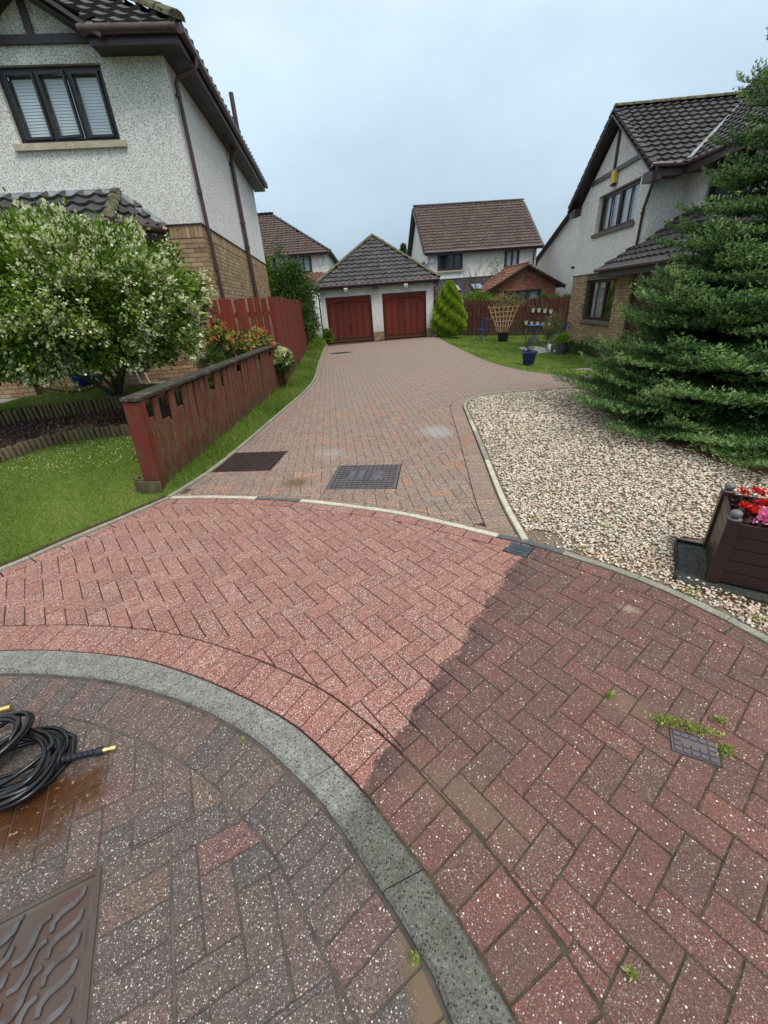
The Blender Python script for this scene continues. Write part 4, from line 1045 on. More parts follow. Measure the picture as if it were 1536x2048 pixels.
# upstairs window, middle casement ajar, blinds
w1 = window(lh, LH, ow[0], ow[1], ow[2], ow[3], 3, 'window_dark', dep=.06, glass='clear_glass', sill=None, sash=False, fw=.06)
mb = MB(); LH.box(mb, .90, 2.68, -.07, .06, 4.21, 4.298); part('sill', mb, 'sill_stone', w1)
wv = (ow[1]-ow[0]-.12)/3
for i in range(3):
    a_ = ow[0]+.06+wv*i+.026; b_ = a_+wv-.052
    if i == 1:     # opened a little: hinged on its left (higher s) side
        hp = LH(b_, .045, 0); ang0 = .11; sd_ = np.array(LH.s)*math.cos(ang0)*-1+np.array(LH.d)*-math.sin(ang0); fr2 = Frame(hp[:2], sd_, (sd_[1]*-1, sd_[0])); A0, B0, dd_ = 0, b_-a_, 0
    else: fr2 = LH; A0, B0, dd_ = a_, b_, .045
    m2 = MB(); z0_, z1_ = ow[2]+.065, ow[3]-.065
    for q in ((A0, B0, z0_, z0_+.036), (A0, B0, z1_-.036, z1_), (A0, A0+.036, z0_+.036, z1_-.036), (B0-.036, B0, z0_+.036, z1_-.036)): fr2.box(m2, q[0], q[1], dd_-.02, dd_+.03, q[2], q[3])
    part('sash', m2, 'window_dark', w1)
    for q in range(19):
        zz = ow[2]+.12+q*.0395; m3 = MB(); m3.box(LH((a_+b_)/2, .175, zz), (b_-a_-.07, .003, .0345), LH.rot, mat=Matrix.Rotation(LH.rot, 3, 'Z')@Matrix.Rotation(.22, 3, 'X')); part('blind_slat', m3, 'white_blind', w1)
m3 = MB(); LH.box(m3, ow[0]+.03, ow[1]-.03, .27, .28, ow[2], ow[3]); part('room_wall', m3, 'curtain', w1)
# ground floor window under the canopy
window(lh, LH, *op1, 2, 'window_brown', dep=.07, sill='sill_stone')
# soffit, fascia, gutters
mb = MB(); LH.box(mb, -.36, .92, -.36, -.016, SO, SO+.03); LH.box(mb, -.36, -.016, -.016, DEP+.3, SO, SO+.03); part('soffit', mb, 'dark_timber', lh)
for k_ in range(9):
    mb = MB(); LH.box(mb, -.20, -.17, .6+k_*.85, 1.05+k_*.85, SO-.004, SO-.001); part('soffit_vent', mb, 'black_pot', lh)
mb = MB(); LH.box(mb, -.385, .92, -.385, -.362, SO-.02, SO+.17); LH.box(mb, -.385, -.362, -.361, DEP+.3, SO-.02, SO+.17); LH.box(mb, -.36, -.0, DEP+.301, DEP+.32, SO-.01, SO+.17); part('fascia', mb, 'brown_upvc', lh)
zg = SO+.13
gutter(lh, [LH(1.0, -.44, zg), LH(-.40, -.44, zg)], r=.062); gutter(lh, [LH(-.44, -.42, zg), LH(-.44, DEP+.34, zg)], r=.062)
for s_ in (.95, .55, .1, -.3):
    mb = MB(); mb.tube([LH(s_, -.44, zg), LH(s_-.035, -.44, zg)], .070, 10); part('gutter_bracket', mb, 'brown_gutter', lh)
# main roof
sl_ = .70; nrmz = math.sqrt(1+sl_*sl_)
Uf = (*LH.s, 0); Vf = (*(LH.d), sl_); Us = (*LH.d, 0); Vs = (*(LH.s), sl_)
RS = 4.2; vmax = RS*nrmz
e0 = LH(-.42, -.42, SO+.17)
hb = 4.2
sc = lambda c: c[1]+c[0]*.4
roof(lh, e0, Uf, Vf, [(1.28, 0), (hb, hb*nrmz), (9, hb*nrmz), (9, 0), (3.3, 0), (2.28, .95*nrmz)] if False else [(.0, 0), (1.22, 0), (2.27, .93*nrmz), (3.32, 0), (9, 0), (9, hb*nrmz), (hb, hb*nrmz)], 'tile_dark', single=90, score=sc)
roof(lh, e0, Us, Vs, [(0, 0), (DEP+.85, 0), (DEP+.85-hb, hb*nrmz), (hb, hb*nrmz)], 'tile_dark')
ridge(lh, LH(-.42, -.42, SO+.20), LH(hb-.42, hb-.42, SO+.20+hb*sl_), 'ridge_mossy', .13)
# little gable over the window
gz = SO+.17; gs = .62
for sg, nm in ((-1, 'right'), (1, 'left')):
    eO = LH(1.85+sg*1.10, -.42, SO+.12) ; Ug = (*LH.d, 0); Vg = (*(-sg*LH.s), gs*1.0); ln_ = 1.10*math.hypot(1, gs)
    roof(lh, eO, Ug, Vg, [(0, 0), (.02, 0), (1.05, ln_), (0, ln_)], 'tile_dark', name='gable_roof')
    mb = MB(); mb.beam(LH(1.85+sg*1.16, -.40, SO+.045), LH(1.85+sg*.02, -.40, SO+.045+1.14*gs), .05, .17, (*LH.d, 0)); mb2 = mb; part('barge_board', mb, 'brown_upvc', lh)
    mb = MB(); mb.beam(LH(1.85+sg*1.12, -.2, SO+.0), LH(1.85, -.2, SO+.0+1.12*gs), .34, .02, tuple(N_ for N_ in (*(sg*np.array(LH.s)*gs), 1))); part('verge_soffit', mb, 'dark_timber', lh)
mb = MB(); mb.beam(LH(.98, -.045, SO+.20), LH(2.72, -.045, SO+.20), .05, .10, (0, 0, 1)); part('tie_beam', mb, 'brown_upvc', lh)
mb = MB(); mb.beam(LH(1.85, -.045, SO+.25), LH(1.85, -.045, SO+.78), .10, .05, (*LH.d, 0)); part('king_post', mb, 'brown_upvc', lh)
# pipes on the side wall
pipe(lh, [LH(-.44, .28, zg-.03), LH(-.44, .28, zg-.14), LH(-.40, .26, zg-.20), LH(-.12, .22, SO-.16), LH(-.07, .22, SO-.24), LH(-.07, .2, .3)], clips=[LH(-.07, .2, 4.9), LH(-.07, .2, 3.6), LH(-.07, .2, 2.4)])
P4 = 4.35
pipe(lh, [LH(-.40, P4-.15, 6.30), LH(-.40, P4-.15, 5.62), LH(-.38, P4-.12, 5.50), LH(-.12, P4, 5.16), LH(-.09, P4, 5.02), LH(-.09, P4, .3)], r=.055, name='soil_pipe', clips=[LH(-.40, P4-.15, 5.6), LH(-.09, P4, 5.0), LH(-.09, P4, 3.75), LH(-.09, P4, 3.2)])
pipe(lh, [LH(-.03, P4+.25, 3.35), LH(-.10, P4+.25, 3.4), LH(-.12, P4+.1, 3.42)], r=.02, name='overflow_pipe')
# canopy roof over the front
EZ = 3.06; TZ = 3.62
A_ = LH(.62, 0, EZ); B_ = LH(1.22, -.95, EZ); C_ = LH(4.9, -.95, EZ); D_ = LH(1.3, -.016, TZ); E_ = LH(4.9, -.016, TZ)
U1 = Vector(C_)-Vector(B_); V1 = Vector(LH(1.3, -.016, TZ))-Vector(LH(1.3, -.95, EZ)); l1 = V1.length
roof(lh, B_, U1, V1, [(0, 0), (U1.length, 0), (U1.length, l1), (.08, l1)], 'tile_dark', name='canopy_roof', amp=.04)
U2 = Vector(B_)-Vector(A_); n_ = U2.cross(Vector(D_)-Vector(A_)); V2 = n_.cross(U2).normalized(); l2 = (Vector(D_)-Vector(A_)).dot(V2); u2 = (Vector(D_)-Vector(A_)).dot(U2.normalized())
roof(lh, A_, U2, V2, [(0, 0), (U2.length, 0), (u2, l2)], 'tile_dark', name='canopy_roof', amp=.04, tw=.2, g=.22)
ridge(lh, LH(1.20, -.98, EZ-.03), LH(1.30, -.03, TZ-.03), 'ridge_mossy', .10)
mb = MB(); LH.box(mb, 1.35, 4.9, -.035, -.017, TZ-.02, TZ+.05); mb.beam(LH(1.3, -.10, TZ-.01), LH(4.9, -.10, TZ-.01), .02, .20, V1.normalized()); part('flashing', mb, 'lead', lh)
mb = MB(); mb.poly3([LH(.60, -.02, EZ+.08), LH(1.3, -.02, TZ+.06), LH(1.33, -.16, TZ-.02), LH(.76, -.16, EZ+.10)], (0, 0, -.015)); part('flashing', mb, 'lead', lh)
gutter(lh, [LH(.60, -.02, EZ-.02), LH(1.20, -1.02, EZ-.02), LH(4.9, -1.02, EZ-.02)], r=.055)
mb = MB(); mb.beam(LH(.68, -.03, EZ-.12), LH(1.25, -.93, EZ-.12), .02, .16); mb.beam(LH(1.25, -.93, EZ-.12), LH(4.9, -.93, EZ-.12), .02, .16); part('fascia', mb, 'brown_upvc', lh)
mb = MB(); mb.poly3([LH(.66, 0, EZ-.16), LH(1.27, -.92, EZ-.16), LH(4.9, -.92, EZ-.16), LH(4.9, 0, EZ-.16)], (0, 0, -.015)); part('soffit', mb, 'dark_timber', lh)
mb = MB(); LH.box(mb, 3.45, 4.9, -.9, -.72, .3, .98); dw = part('porch_wall', mb, 'mortar', lh); brick_face(dw, LH, 3.45, 4.9, .45, .98, -.9, 'brick_tan', soldier_top=False)
mb = MB(); LH.box(mb, 3.40, 4.9, -.96, -.66, .981, 1.05); part('porch_sill', mb, 'slab', lh)
mb = MB(); LH.box(mb, 3.5, 4.9, -.86, -.80, 1.051, 1.35); LH.box(mb, 3.5, 3.62, -.86, -.76, 1.351, EZ-.17); part('porch_frame', mb, 'orange_wood', lh)

# ================================================================== garage
GX0, GX1, GY0, GY1, GE = -2.20, 3.0, 21.0, 26.2, 2.33
gar = thing('garage', (.4, 21.0, 0), 'double garage with two red doors and a pyramid of dark tiles', 'garage')
GF = Frame((GX0, GY0), (1, 0), (0, 1)); d1 = (.23, 2.33, -.05, 1.94); d2 = (2.83, 4.86, -.05, 1.94)
mb = MB(); wall(mb, GF, 0, 5.2, 0, .22, -.05, GE, [d1, d2]); GF.box(mb, 0, .22, .22, 5.2, -.05, GE); GF.box(mb, 4.98, 5.2, .22, 5.2, -.05, GE); GF.box(mb, .22, 4.98, 4.98, 5.2, -.05, GE)
part('roughcast_wall', mb, 'harling', gar)
for a, b in ((0, .23), (2.33, 2.83), (4.86, 5.2)):
    mb = MB(); GF.box(mb, a+.004, b-.004, -.012, -.0005, -.04, .36); bp = part('brick_base', mb, 'mortar', gar); brick_face(bp, GF, a+.01, b-.01, -.02, .36, -.012, 'brick_tan', soldier_top=False)
mb = MB(); GF.box(mb, .3, 4.9, .3, 4.9, 0, 2.2); part('inside', mb, 'interior', gar)
for (a, b, z0_, z1_) in (d1, d2):
    mb = MB()
    for q in ((a, a+.05, -.0, z1_), (b-.05, b, -.0, z1_), (a+.05, b-.05, z1_-.05, z1_)): GF.box(mb, q[0], q[1], .05, .12, q[2], q[3])
    part('door_frame', mb, 'window_brown', gar)
    a += .05; b -= .05; z1_ -= .05; mb = MB(); GF.box(mb, a, b, .115, .14, .02, z1_); dr = part('garage_door', mb, 'garage_red', gar)
    n = 6; wv = (b-a-.14)/n
    for i in range(n+1):
        x = a+.07+wv*i; mb = MB(); GF.box(mb, x-.026, x+.026, .070, .1145, .13, z1_-.03); part('stile', mb, 'garage_red', dr)
    for i in range(n):
        x0 = a+.07+wv*i+.045; x1 = x0+wv-.09
        def arch(x): t = (x-(a+b)/2)/((b-a)/2-.07); return z1_-.14-.10*max(0, abs(t))**3.0
        mb = MB(); mb.poly3([GF(x0, .092, .17), GF(x1, .092, .17), GF(x1, .092, arch(x1)-.04), GF((x0+x1)/2, .092, arch((x0+x1)/2)-.03), GF(x0, .092, arch(x0)-.04)], (0, .02, 0)); part('panel', mb, 'garage_red', dr)
    mb = MB(); GF.box(mb, a, b, .066, .1145, .02, .13); part('bottom_rail', mb, 'garage_red', dr)
    pts = [GF(a+(b-a)*q/16, .066, 0) for q in range(17)]; mb = MB()
    for q in range(16):
        xa, xb = a+(b-a)*q/16, a+(b-a)*(q+1)/16; za, zb = arch(max(a+.07, min(b-.07, xa))), arch(max(a+.07, min(b-.07, xb)))
        mb.poly3([GF(xa, .064, za), GF(xb, .064, zb), GF(xb, .064, z1_), GF(xa, .064, z1_)], (0, .049, 0))
    part('arched_rail', mb, 'garage_red', dr)
    mb = MB(); GF.box(mb, (a+b)/2+.02, (a+b)/2+.06, .045, .066, .62, .72); part('handle', mb, 'black_soft', dr)
EV = .22; gc = (GX0+GX1)/2; hw = (GX1-GX0)/2+EV; gsl = .74; apex = (gc, GY0-EV+hw, GE+.08+hw*gsl); nz_ = math.hypot(1, gsl)
cs = [(GX0-EV, GY0-EV), (GX1+EV, GY0-EV), (GX1+EV, GY0-EV+2*hw), (GX0-EV, GY0-EV+2*hw)]
for i in range(4):
    a_ = cs[i]; b_ = cs[(i+1) % 4]; U_ = Vector((b_[0]-a_[0], b_[1]-a_[1], 0)).normalized(); In = Vector((-U_.y, U_.x, 0)); V_ = (In+Vector((0, 0, gsl))).normalized()
    roof(gar, (*a_, GE+.06), U_, V_, [(0, 0), (2*hw, 0), (hw, hw*nz_)], 'tile_dark', single=(220 if i == 0 else 0), tw=.28, g=.29, amp=.035, name='roof')
for p in cs: ridge(gar, (*p, GE+.10), (apex[0], apex[1], apex[2]), 'ridge_mossy', .09)
mb = MB()
for (x0, x1, y0, y1) in ((cs[0][0], cs[1][0], cs[0][1]-.02, cs[0][1]), (cs[0][0]-.02, cs[0][0], cs[0][1], cs[2][1]), (cs[1][0], cs[1][0]+.02, cs[0][1], cs[2][1])): mb.box(((x0+x1)/2, (y0+y1)/2, GE-.02), (x1-x0, y1-y0, .16))
part('fascia', mb, 'brown_upvc', gar)
mb = MB(); mb.box((gc, GY0-EV/2-.002, GE-.085), (2*hw, EV-.01, .015)); part('soffit', mb, 'dark_timber', gar)
gutter(gar, [(cs[0][0]-.02, GY0-EV-.07, GE+.03), (cs[1][0]+.02, GY0-EV-.07, GE+.03)], r=.05)
for x, s_ in ((GX0-.05, -1), (GX1+.05, 1)): pipe(gar, [(x+s_*.12, GY0-EV-.07, GE), (x+s_*.12, GY0-EV-.06, GE-.12), (x, GY0-.05, GE-.30), (x, GY0-.05, .05)], r=.032)
for x in (-.98, 1.72):
    mb = MB(); mb.box((x, GY0-EV-.09, GE-.14), (.16, .07, .13), mat=Matrix.Rotation(.35, 3, 'X')); l_ = part('floodlight', mb, 'white_box', gar); part('lens', MB().box((x, GY0-EV-.13, GE-.155), (.11, .01, .08), mat=Matrix.Rotation(.35, 3, 'X')), 'lamp_face', l_)
mb = MB(); mb.box((.35, GY0-EV-.06, GE-.13), (.30, .06, .07)); mb.box((.26, GY0-EV-.09, GE-.15), (.07, .09, .08)); mb.box((.45, GY0-EV-.09, GE-.15), (.07, .09, .08)); part('sensor_lights', mb, 'black_soft', gar)

# ================================================================== right house
RH = Frame((7.1, 15.85), (-.06, -.998), (.998, -.06))
rh = thing('house', (7.1, 15.85, -.35), 'white roughcast house on the right with a yellow alarm box, partly behind the fir', 'house')
W = 4.05; RB_, RS_ = 1.95, 3.92; RG = -.5; rsl = .70; ap_s = 2.02
oL = (1.22, 3.58, .66, 1.78); oU = (1.25, 3.55, 3.0, 3.92)
mb = MB(); wall(mb, RH, 0, W, 0, .3, RG, RB_, [oL]); RH.box(mb, W, 9.0, .9, 1.2, RG, RB_); RH.box(mb, 0, .3, .3, 4, RG, RB_)
bwr = part('brick_wall', mb, 'mortar', rh)
brick_face(bwr, RH, 0, W, RG, RB_, 0, 'brick_tan', opens=[oL], single=260, score=lambda c: -c[1]+(c[0] > 3.4)*3)
mb = MB(); oUc = (1.25, 3.55, 3.0, RS_)
wall(mb, RH, -.0, W+.015, -.015, .3, RB_, RS_, [oUc])
mb.poly3([RH(-.0, -.015, RS_), RH(W+.015, -.015, RS_), RH(ap_s, -.015, RS_+rsl*2.03+.04)], tuple(.3*np.array((*RH.d, 0))))
RH.box(mb, W-.285, W+.015, .3, .9, RB_, RS_+.1)                       # return facing the street
wall(mb, RH, W+.015, 9.0, .885, 1.2, RB_, RS_+.1, [(4.75, 6.0, 2.75, 3.75)])
part('roughcast_wall', mb, 'harling', rh)
mb = MB(); RH.box(mb, .35, W-.35, .35, 3.5, RG, 3.9); RH.box(mb, 4.5, 8.5, 1.3, 4, RG, 3.9); part('inner_rooms', mb, 'interior', rh)
mb = MB(); RH.box(mb, -.02, W+.03, -.03, -.0155, RB_-.006, RB_+.012); part('bell_bead', mb, 'dark_timber', rh)
window(rh, RH, *oL, 2, 'window_brown', dep=.10, glass='clear_glass', sill='sill_dark', bars=1, curtain=[(1.3, 2.3)], back=.22)
window(rh, RH, *oU, 2, 'window_brown', dep=.10, glass='clear_glass', sill='sill_dark', bars=1, curtain=[(1.3, 1.75), (1.9, 3.5)], back=.22)
window(rh, Frame(RH(0, .885, 0)[:2], RH.s, RH.d), 4.75, 6.0, 2.75, 3.75, 2, 'window_dark', dep=.06)
# gable roof
E0 = RH(-.42, -.22, RS_-.02); E1 = RH(W+.42, -.22, RS_-.02); hh_ = (W+.84)/2; lnr = hh_*math.hypot(1, rsl); Ud = (*RH.d, 0)
roof(rh, E1, Ud, (*(-RH.s), rsl), [(0, 0), (.75, 0), (3.3, lnr), (0, lnr)], 'tile_dark', single=180, tw=.215, g=.225, amp=.028)
roof(rh, E0, Ud, (*(RH.s), rsl), [(0, 0), (2.5, 0), (3.4, lnr), (0, lnr)], 'tile_dark', tw=.26, g=.26)
rz = RS_-.02+hh_*rsl
ridge(rh, RH(ap_s, -.26, rz+.03), RH(ap_s, 3.3, rz+.03), 'ridge_mossy', .10)
# main roof beyond
m0 = RH(4.3, .52, RS_-.02)
mo = RH(0, .52, RS_-.02); 
roof(rh, mo, (*RH.s, 0), (*RH.d, rsl), [(.9, 1.35*math.hypot(1, rsl)), (2.05, 2.6*math.hypot(1, rsl)), (4.5, 0), (10, 0), (10, 5*math.hypot(1, rsl)), (.9, 5*math.hypot(1, rsl))], 'tile_dark', single=0, tw=.215, g=.225)
mb = MB(); mb.beam(RH(4.45, .52, RS_+.07), RH(ap_s+.1, 3.05, rz+.06), .09, .04); part('valley', mb, 'lead', rh)
# verges, barge boards, boxes
for sg, o_ in ((-1, -.44), (1, W+.44)):
    mb = MB(); mb.beam(RH(o_, -.23, RS_-.09), RH(ap_s, -.23, rz-.09), .035, .17, (*RH.d, 0)); part('barge_board', mb, 'brown_upvc', rh)
    mb = MB(); mb.beam(RH(o_, -.11, RS_-.10), RH(ap_s, -.11, rz-.10), .20, .02, (*(sg*RH.s*rsl), 1)); part('verge_soffit', mb, 'dark_timber', rh)
    n = 12
    for q in range(n):      # verge tiles down the edge
        t0 = q/n; a = RH(o_+(ap_s-o_)*t0, -.25, RS_+.04+(rz-RS_)*t0); b = RH(o_+(ap_s-o_)*(t0+.92/n), -.25, RS_+.015+(rz-RS_)*(t0+.92/n)); part('verge_tile', MB().beam(a, b, .06, .12, (*RH.d, 0), r=random.random()), 'tile_dark', rh)
    s0, s1 = (o_+.0, .0) if sg < 0 else (W, o_)
    mb = MB(); RH.box(mb, s0, s1, -.23, -.02, RS_-.26, RS_-.06); part('eaves_box', mb, 'brown_upvc', rh)
mb = MB(); mb.beam(RH(.62, -.045, RS_+.42), RH(3.42, -.045, RS_+.42), .05, .10); part('tie_beam', mb, 'brown_upvc', rh)
mb = MB(); mb.beam(RH(ap_s, -.045, RS_+.30), RH(ap_s, -.045, rz-.12), .08, .05, (*RH.d, 0)); part('king_post', mb, 'brown_upvc', rh)
# gutters and pipe
mb = MB(); RH.box(mb, W+.40, W+.42, -.02, .5, RS_-.20, RS_-.01); RH.box(mb, 4.45, 9.5, .50, .52, RS_-.20, RS_-.01); part('fascia', mb, 'brown_upvc', rh)
mb = MB(); RH.box(mb, W+.02, W+.40, -.02, .5, RS_-.20, RS_-.18); RH.box(mb, W+.41, 9.4, .52, .88, RS_-.20, RS_-.18); part('soffit', mb, 'dark_timber', rh)
gutter(rh, [RH(W+.47, -.3, RS_-.0), RH(W+.47, .50, RS_-.02), RH(9.4, .44, RS_-.05)], r=.05)
pipe(rh, [RH(W+.47, -.18, RS_-.02), RH(W+.46, -.18, RS_-.2), RH(W+.12, -.10, RS_-.62), RH(W+.0, -.07, RS_-.72), RH(W-.02, -.07, 1.9)], clips=[RH(W-.02, -.07, 3.1)])
ab = part('alarm_box', MB().poly3([RH(2.05, -.04, 4.06), RH(2.29, -.04, 4.06), RH(2.26, -.04, 4.34), RH(2.08, -.04, 4.34)], tuple(-.08*np.array((*RH.d, 0)))), 'yellow_box', rh); part('base_strip', MB().box(RH(2.17, -.08, 4.03), (.18, .07, .06), RH.rot), 'black_soft', ab)
mb = MB(); mb.box(RH(-.02, -.06, 2.22), (.07, .07, .07), .3); part('sensor', mb, 'black_soft', rh)
# porch lean-to
PE, PT = 1.98, 2.40
po = RH(3.38, -.62, PE); Vp = Vector(RH(3.38, 0, PT))-Vector(po); 
roof(rh, po, (*RH.s, 0), Vp, [(0, 0), (5.1, 0), (5.1, Vp.length*1.0), (.25, Vp.length)], 'tile_dark', tw=.24, g=.23, amp=.035, name='porch_roof')
roof(rh, RH(4.06, -.0, PT), (*RH.s, 0), Vp, [(0, 0), (4.4, 0), (4.4, Vp.length*1.42), (0, Vp.length*1.42)], 'tile_dark', tw=.24, g=.23, amp=.035, name='porch_roof')
gutter(rh, [RH(3.30, -.68, PE-.0), RH(8.5, -.68, PE-.0)], r=.05)
mb = MB(); RH.box(mb, 3.38, 8.5, -.62, -.60, PE-.18, PE+.0); RH.box(mb, 3.38, 3.40, -.60, 0, PE-.18, PE+.0); part('fascia', mb, 'brown_upvc', rh)
mb = MB(); RH.box(mb, 3.40, 8.5, -.60, -.02, PE-.17, PE-.15); part('soffit', mb, 'dark_timber', rh)
mb = MB(); wall(mb, RH, 3.72, 8.5, -.25, -.05, RG, PE-.18, [(4.55, 6.4, -.2, 1.62)]); pw = part('porch_wall', mb, 'mortar', rh); brick_face(pw, RH, 3.72, 8.5, RG, PE-.18, -.25, 'brick_tan', opens=[(4.55, 6.4, -.2, 1.62)])
mb = MB(); RH.box(mb, 4.55, 6.4, -.18, -.10, -.2, 1.62); part('porch_door', mb, 'window_brown', rh)

# ================================================================== houses behind
def far_house(name_label, O, sdir, ddir, W_, D_, EZ_, RZ_, base, tile, wins, hip=0., **kw):
    F_ = Frame(O, sdir, ddir); t = thing('house', F_(0, 0, base), name_label, 'house')
    mb = MB(); F_.box(mb, 0, W_, 0, D_, base, EZ_)
    if hip == 0:
        for s_ in (0, W_-.3): mb.poly3([F_(s_, 0, EZ_), F_(s_, D_, EZ_), F_(s_, D_/2, RZ_-.08)], tuple(.3*np.array((*F_.s, 0))))
    part('roughcast_wall', mb, 'harling_far', t)
    oh = .35; sl = (RZ_-EZ_)/(D_/2); ln = (D_/2+oh)*math.hypot(1, sl); ze = EZ_-oh*sl+.12
    g1 = .25 if hip == 0 else oh
    a = g1+(D_/2+oh if hip else 0)
    poly = [(0, 0), (W_+2*g1, 0), (W_+2*g1-(D_/2+oh)*(1 if hip else 0), ln), (0, ln)] if hip else [(0, 0), (W_+2*g1, 0), (W_+2*g1, ln), (0, ln)]
    roof(t, F_(-g1, -oh, ze), (*F_.s, 0), (*F_.d, sl), poly, tile, tw=.30, g=.30, amp=.04)
    roof(t, F_(-g1, D_+oh, ze), (*F_.s, 0), (*(-F_.d), sl), poly, tile, tw=.30, g=.33, amp=.03)
    if hip: roof(t, F_(W_+g1, -oh, ze), (*F_.d, 0), (*(-F_.s), sl), [(0, 0), (D_+2*oh, 0), (D_/2+oh, ln)], tile, tw=.30, g=.33, amp=.03)
    re = F_(W_+g1-(D_/2+oh if hip else 0), D_/2, RZ_+.14); ridge(t, F_(-g1, D_/2, RZ_+.14), re, 'tile_dark' if tile != 'tile_orange' else tile, .11, single=False)
    if hip: ridge(t, F_(W_+g1, -oh, ze+.04), re, 'tile_dark', .09, single=False); ridge(t, F_(W_+g1, D_+oh, ze+.04), re, 'tile_dark', .09, single=False)
    else:
        for s_ in (-g1, W_+g1):
            for dd in (-oh, D_+oh):
                part('barge_board', MB().beam(F_(s_, dd, ze-.06), F_(s_, D_/2, RZ_+.04), .04, .20, (*F_.s, 0)), 'brown_upvc', t)
    part('fascia', MB().beam(F_(-g1, -oh-.01, ze-.06), F_(W_+g1, -oh-.01, ze-.06), .03, .20), 'brown_upvc', t)
    gutter(t, [F_(-g1, -oh-.08, ze), F_(W_+g1, -oh-.08, ze)], r=.06)
    Fw = Frame(F_(0, -.05, 0)[:2], F_.s, F_.d)
    for w_ in wins:
        window(t, Fw, w_[0], w_[1], w_[2], w_[3], w_[4], 'door_dark', dep=-.02, sill='sill_stone' if len(w_) > 5 else None, fw=.09, curtain=None, glass=('glass_sky' if len(w_) > 6 else 'glass'))
    return t, F_
k = NM('glass_sky', .08, .6); k.col((.30, .36, .42))
hb1, FB1 = far_house('white house behind the garage with a plain brown tiled roof, satellite dish and shutters', (3.93, 30.0), (.997, .06), (-.06, .997), 7.1, 7.0, 4.28, 7.0, -.8, 'tile_brown', [(.65, 2.25, 3.12, 4.08, 3, 1), (5.0, 5.95, 3.05, 4.08, 2, 1, 1)])
mb = MB(); mb.lathe((0, 0, 0), [(.28, 0), (.2, .05), (.02, .09)], 16); me = mb.mesh('satellite_dish'); me.materials.append(MATS['grey_pot']); dish = inst('satellite_dish', me, hb1, FB1(-.35, -.05, 3.45), (1.25, 0, -.9))
part('dish_arm', MB().tube([FB1(-.0, .1, 3.3), FB1(-.3, 0, 3.25), FB1(-.35, -.1, 3.45)], .03, 6), 'black_soft', dish)
pipe(hb1, [FB1(6.95, -.42, 4.1), FB1(6.9, -.1, 3.8), FB1(6.9, -.08, 1.0)], r=.04)
mb = MB(); mb.lathe((0, 0, 0), [(.15, 0), (.15, .05), (.10, .09), (.02, .1)], 14); me = mb.mesh('alarm_box'); me.materials.append(MATS['white_box']); inst('alarm_box', me, hb1, FB1(.30, -.03, 3.72), (PI/2, 0, .06))
# lean-to with roof lights
LO = FB1(.12, -3.0, 1.48); Lv = Vector(FB1(.12, -.02, 2.62))-Vector(LO); roof(hb1, LO, (*FB1.s, 0), Lv, [(0, 0), (6.9, 0), (6.9, Lv.length), (0, Lv.length)], 'tile_dark', tw=.27, g=.28, amp=.04, name='lean_to_roof')
part('flashing', MB().beam(FB1(.1, -.12, 2.66), FB1(7.0, -.12, 2.66), .2, .03), 'lead', hb1)
part('lean_to_wall', MB().box(FB1(3.5, -2.8, .4), (6.6, .2, 2.1), FB1.rot), 'brick_red', hb1)
for s_ in (.95, 2.4):
    o2 = Vector(FB1(s_, -3.0, 1.48))+Lv*.30; n2 = Vector((*FB1.s, 0)).cross(Lv).normalized()
    up_ = Lv.normalized(); sx = Vector((*FB1.s, 0)); f = part('roof_light', MB().poly3([o2+n2*.10, o2+sx*.75+n2*.10, o2+sx*.75+up_*.95+n2*.10, o2+up_*.95+n2*.10], tuple(-n2*.10)), 'door_dark', hb1)
    part('pane', MB().poly3([o2+n2*.115+sx*.08+up_*.08, o2+sx*.67+n2*.115+up_*.08, o2+sx*.67+up_*.87+n2*.115, o2+up_*.87+n2*.115+sx*.08], tuple(-n2*.01)), 'glass_sky', f)
hb2, FB2 = far_house('white house beyond the tall fence with a hipped brown roof and dark framed windows', (-9.5, 33.0), (1, .0), (0, 1), 6.8, 8, 5.0, 7.75, -.3, 'tile_brown', [(4.2, 5.75, 3.75, 4.85, 3, 1, 1), (2.3, 3.3, 3.75, 4.85, 2, 1, 1)], hip=1)
mb = MB(); mb.poly3([FB2(6.25, -.03, 4.5), FB2(6.5, -.03, 4.5), FB2(6.44, -.03, 4.2), FB2(6.38, -.03, 4.12), FB2(6.30, -.03, 4.2)], (0, -.06, 0)); part('alarm_box', mb, 'white_box', hb2)
po_ = FB2(4.3, -2.6, 2.65); Vq = Vector(FB2(4.3, 0, 3.72))-Vector(po_); roof(hb2, po_, (*FB2.s, 0), Vq, [(0, 0), (4.2, 0), (2.2, Vq.length), (0, Vq.length)], 'tile_orange', tw=.3, g=.3, amp=.04, name='porch_roof')
part('porch_wall', MB().box(FB2(6.2, -1.3, 1.2), (3.8, 2.5, 2.9), 0), 'harling_far', hb2)
hb3 = thing('house', (12.1, 24, -.6), 'white gable of a neighbouring house rising behind the brick garden room', 'house')
YR, ZR = 23.2, 7.35; mb = MB(); mb.poly3([(12.1, 33.1, -.7), (12.1, 33.1, 3.35), (12.1, YR, ZR), (12.1, 13.3+1.5, 3.35), (12.1, 13.3+1.5, -.7)], (7, 0, 0)); part('roughcast_wall', mb, 'harling_far', hb3)
for yy in (33.6, 14.3):
    part('roof', MB().poly3([(11.85, yy, 3.30), (11.85, YR, ZR+.14), (19.3, YR, ZR+.14), (19.3, yy, 3.30)], (0, 0, -.12)), 'tile_dark', hb3)
    part('barge_board', MB().beam((11.86, yy, 3.18), (11.86, YR, ZR+.0), .03, .20, (1, 0, 0)), 'brown_upvc', hb3)
pipe(hb3, [(12.02, 33.2, 3.2), (12.02, 33.1, 2.9), (12.02, 33.05, 0)], r=.05)
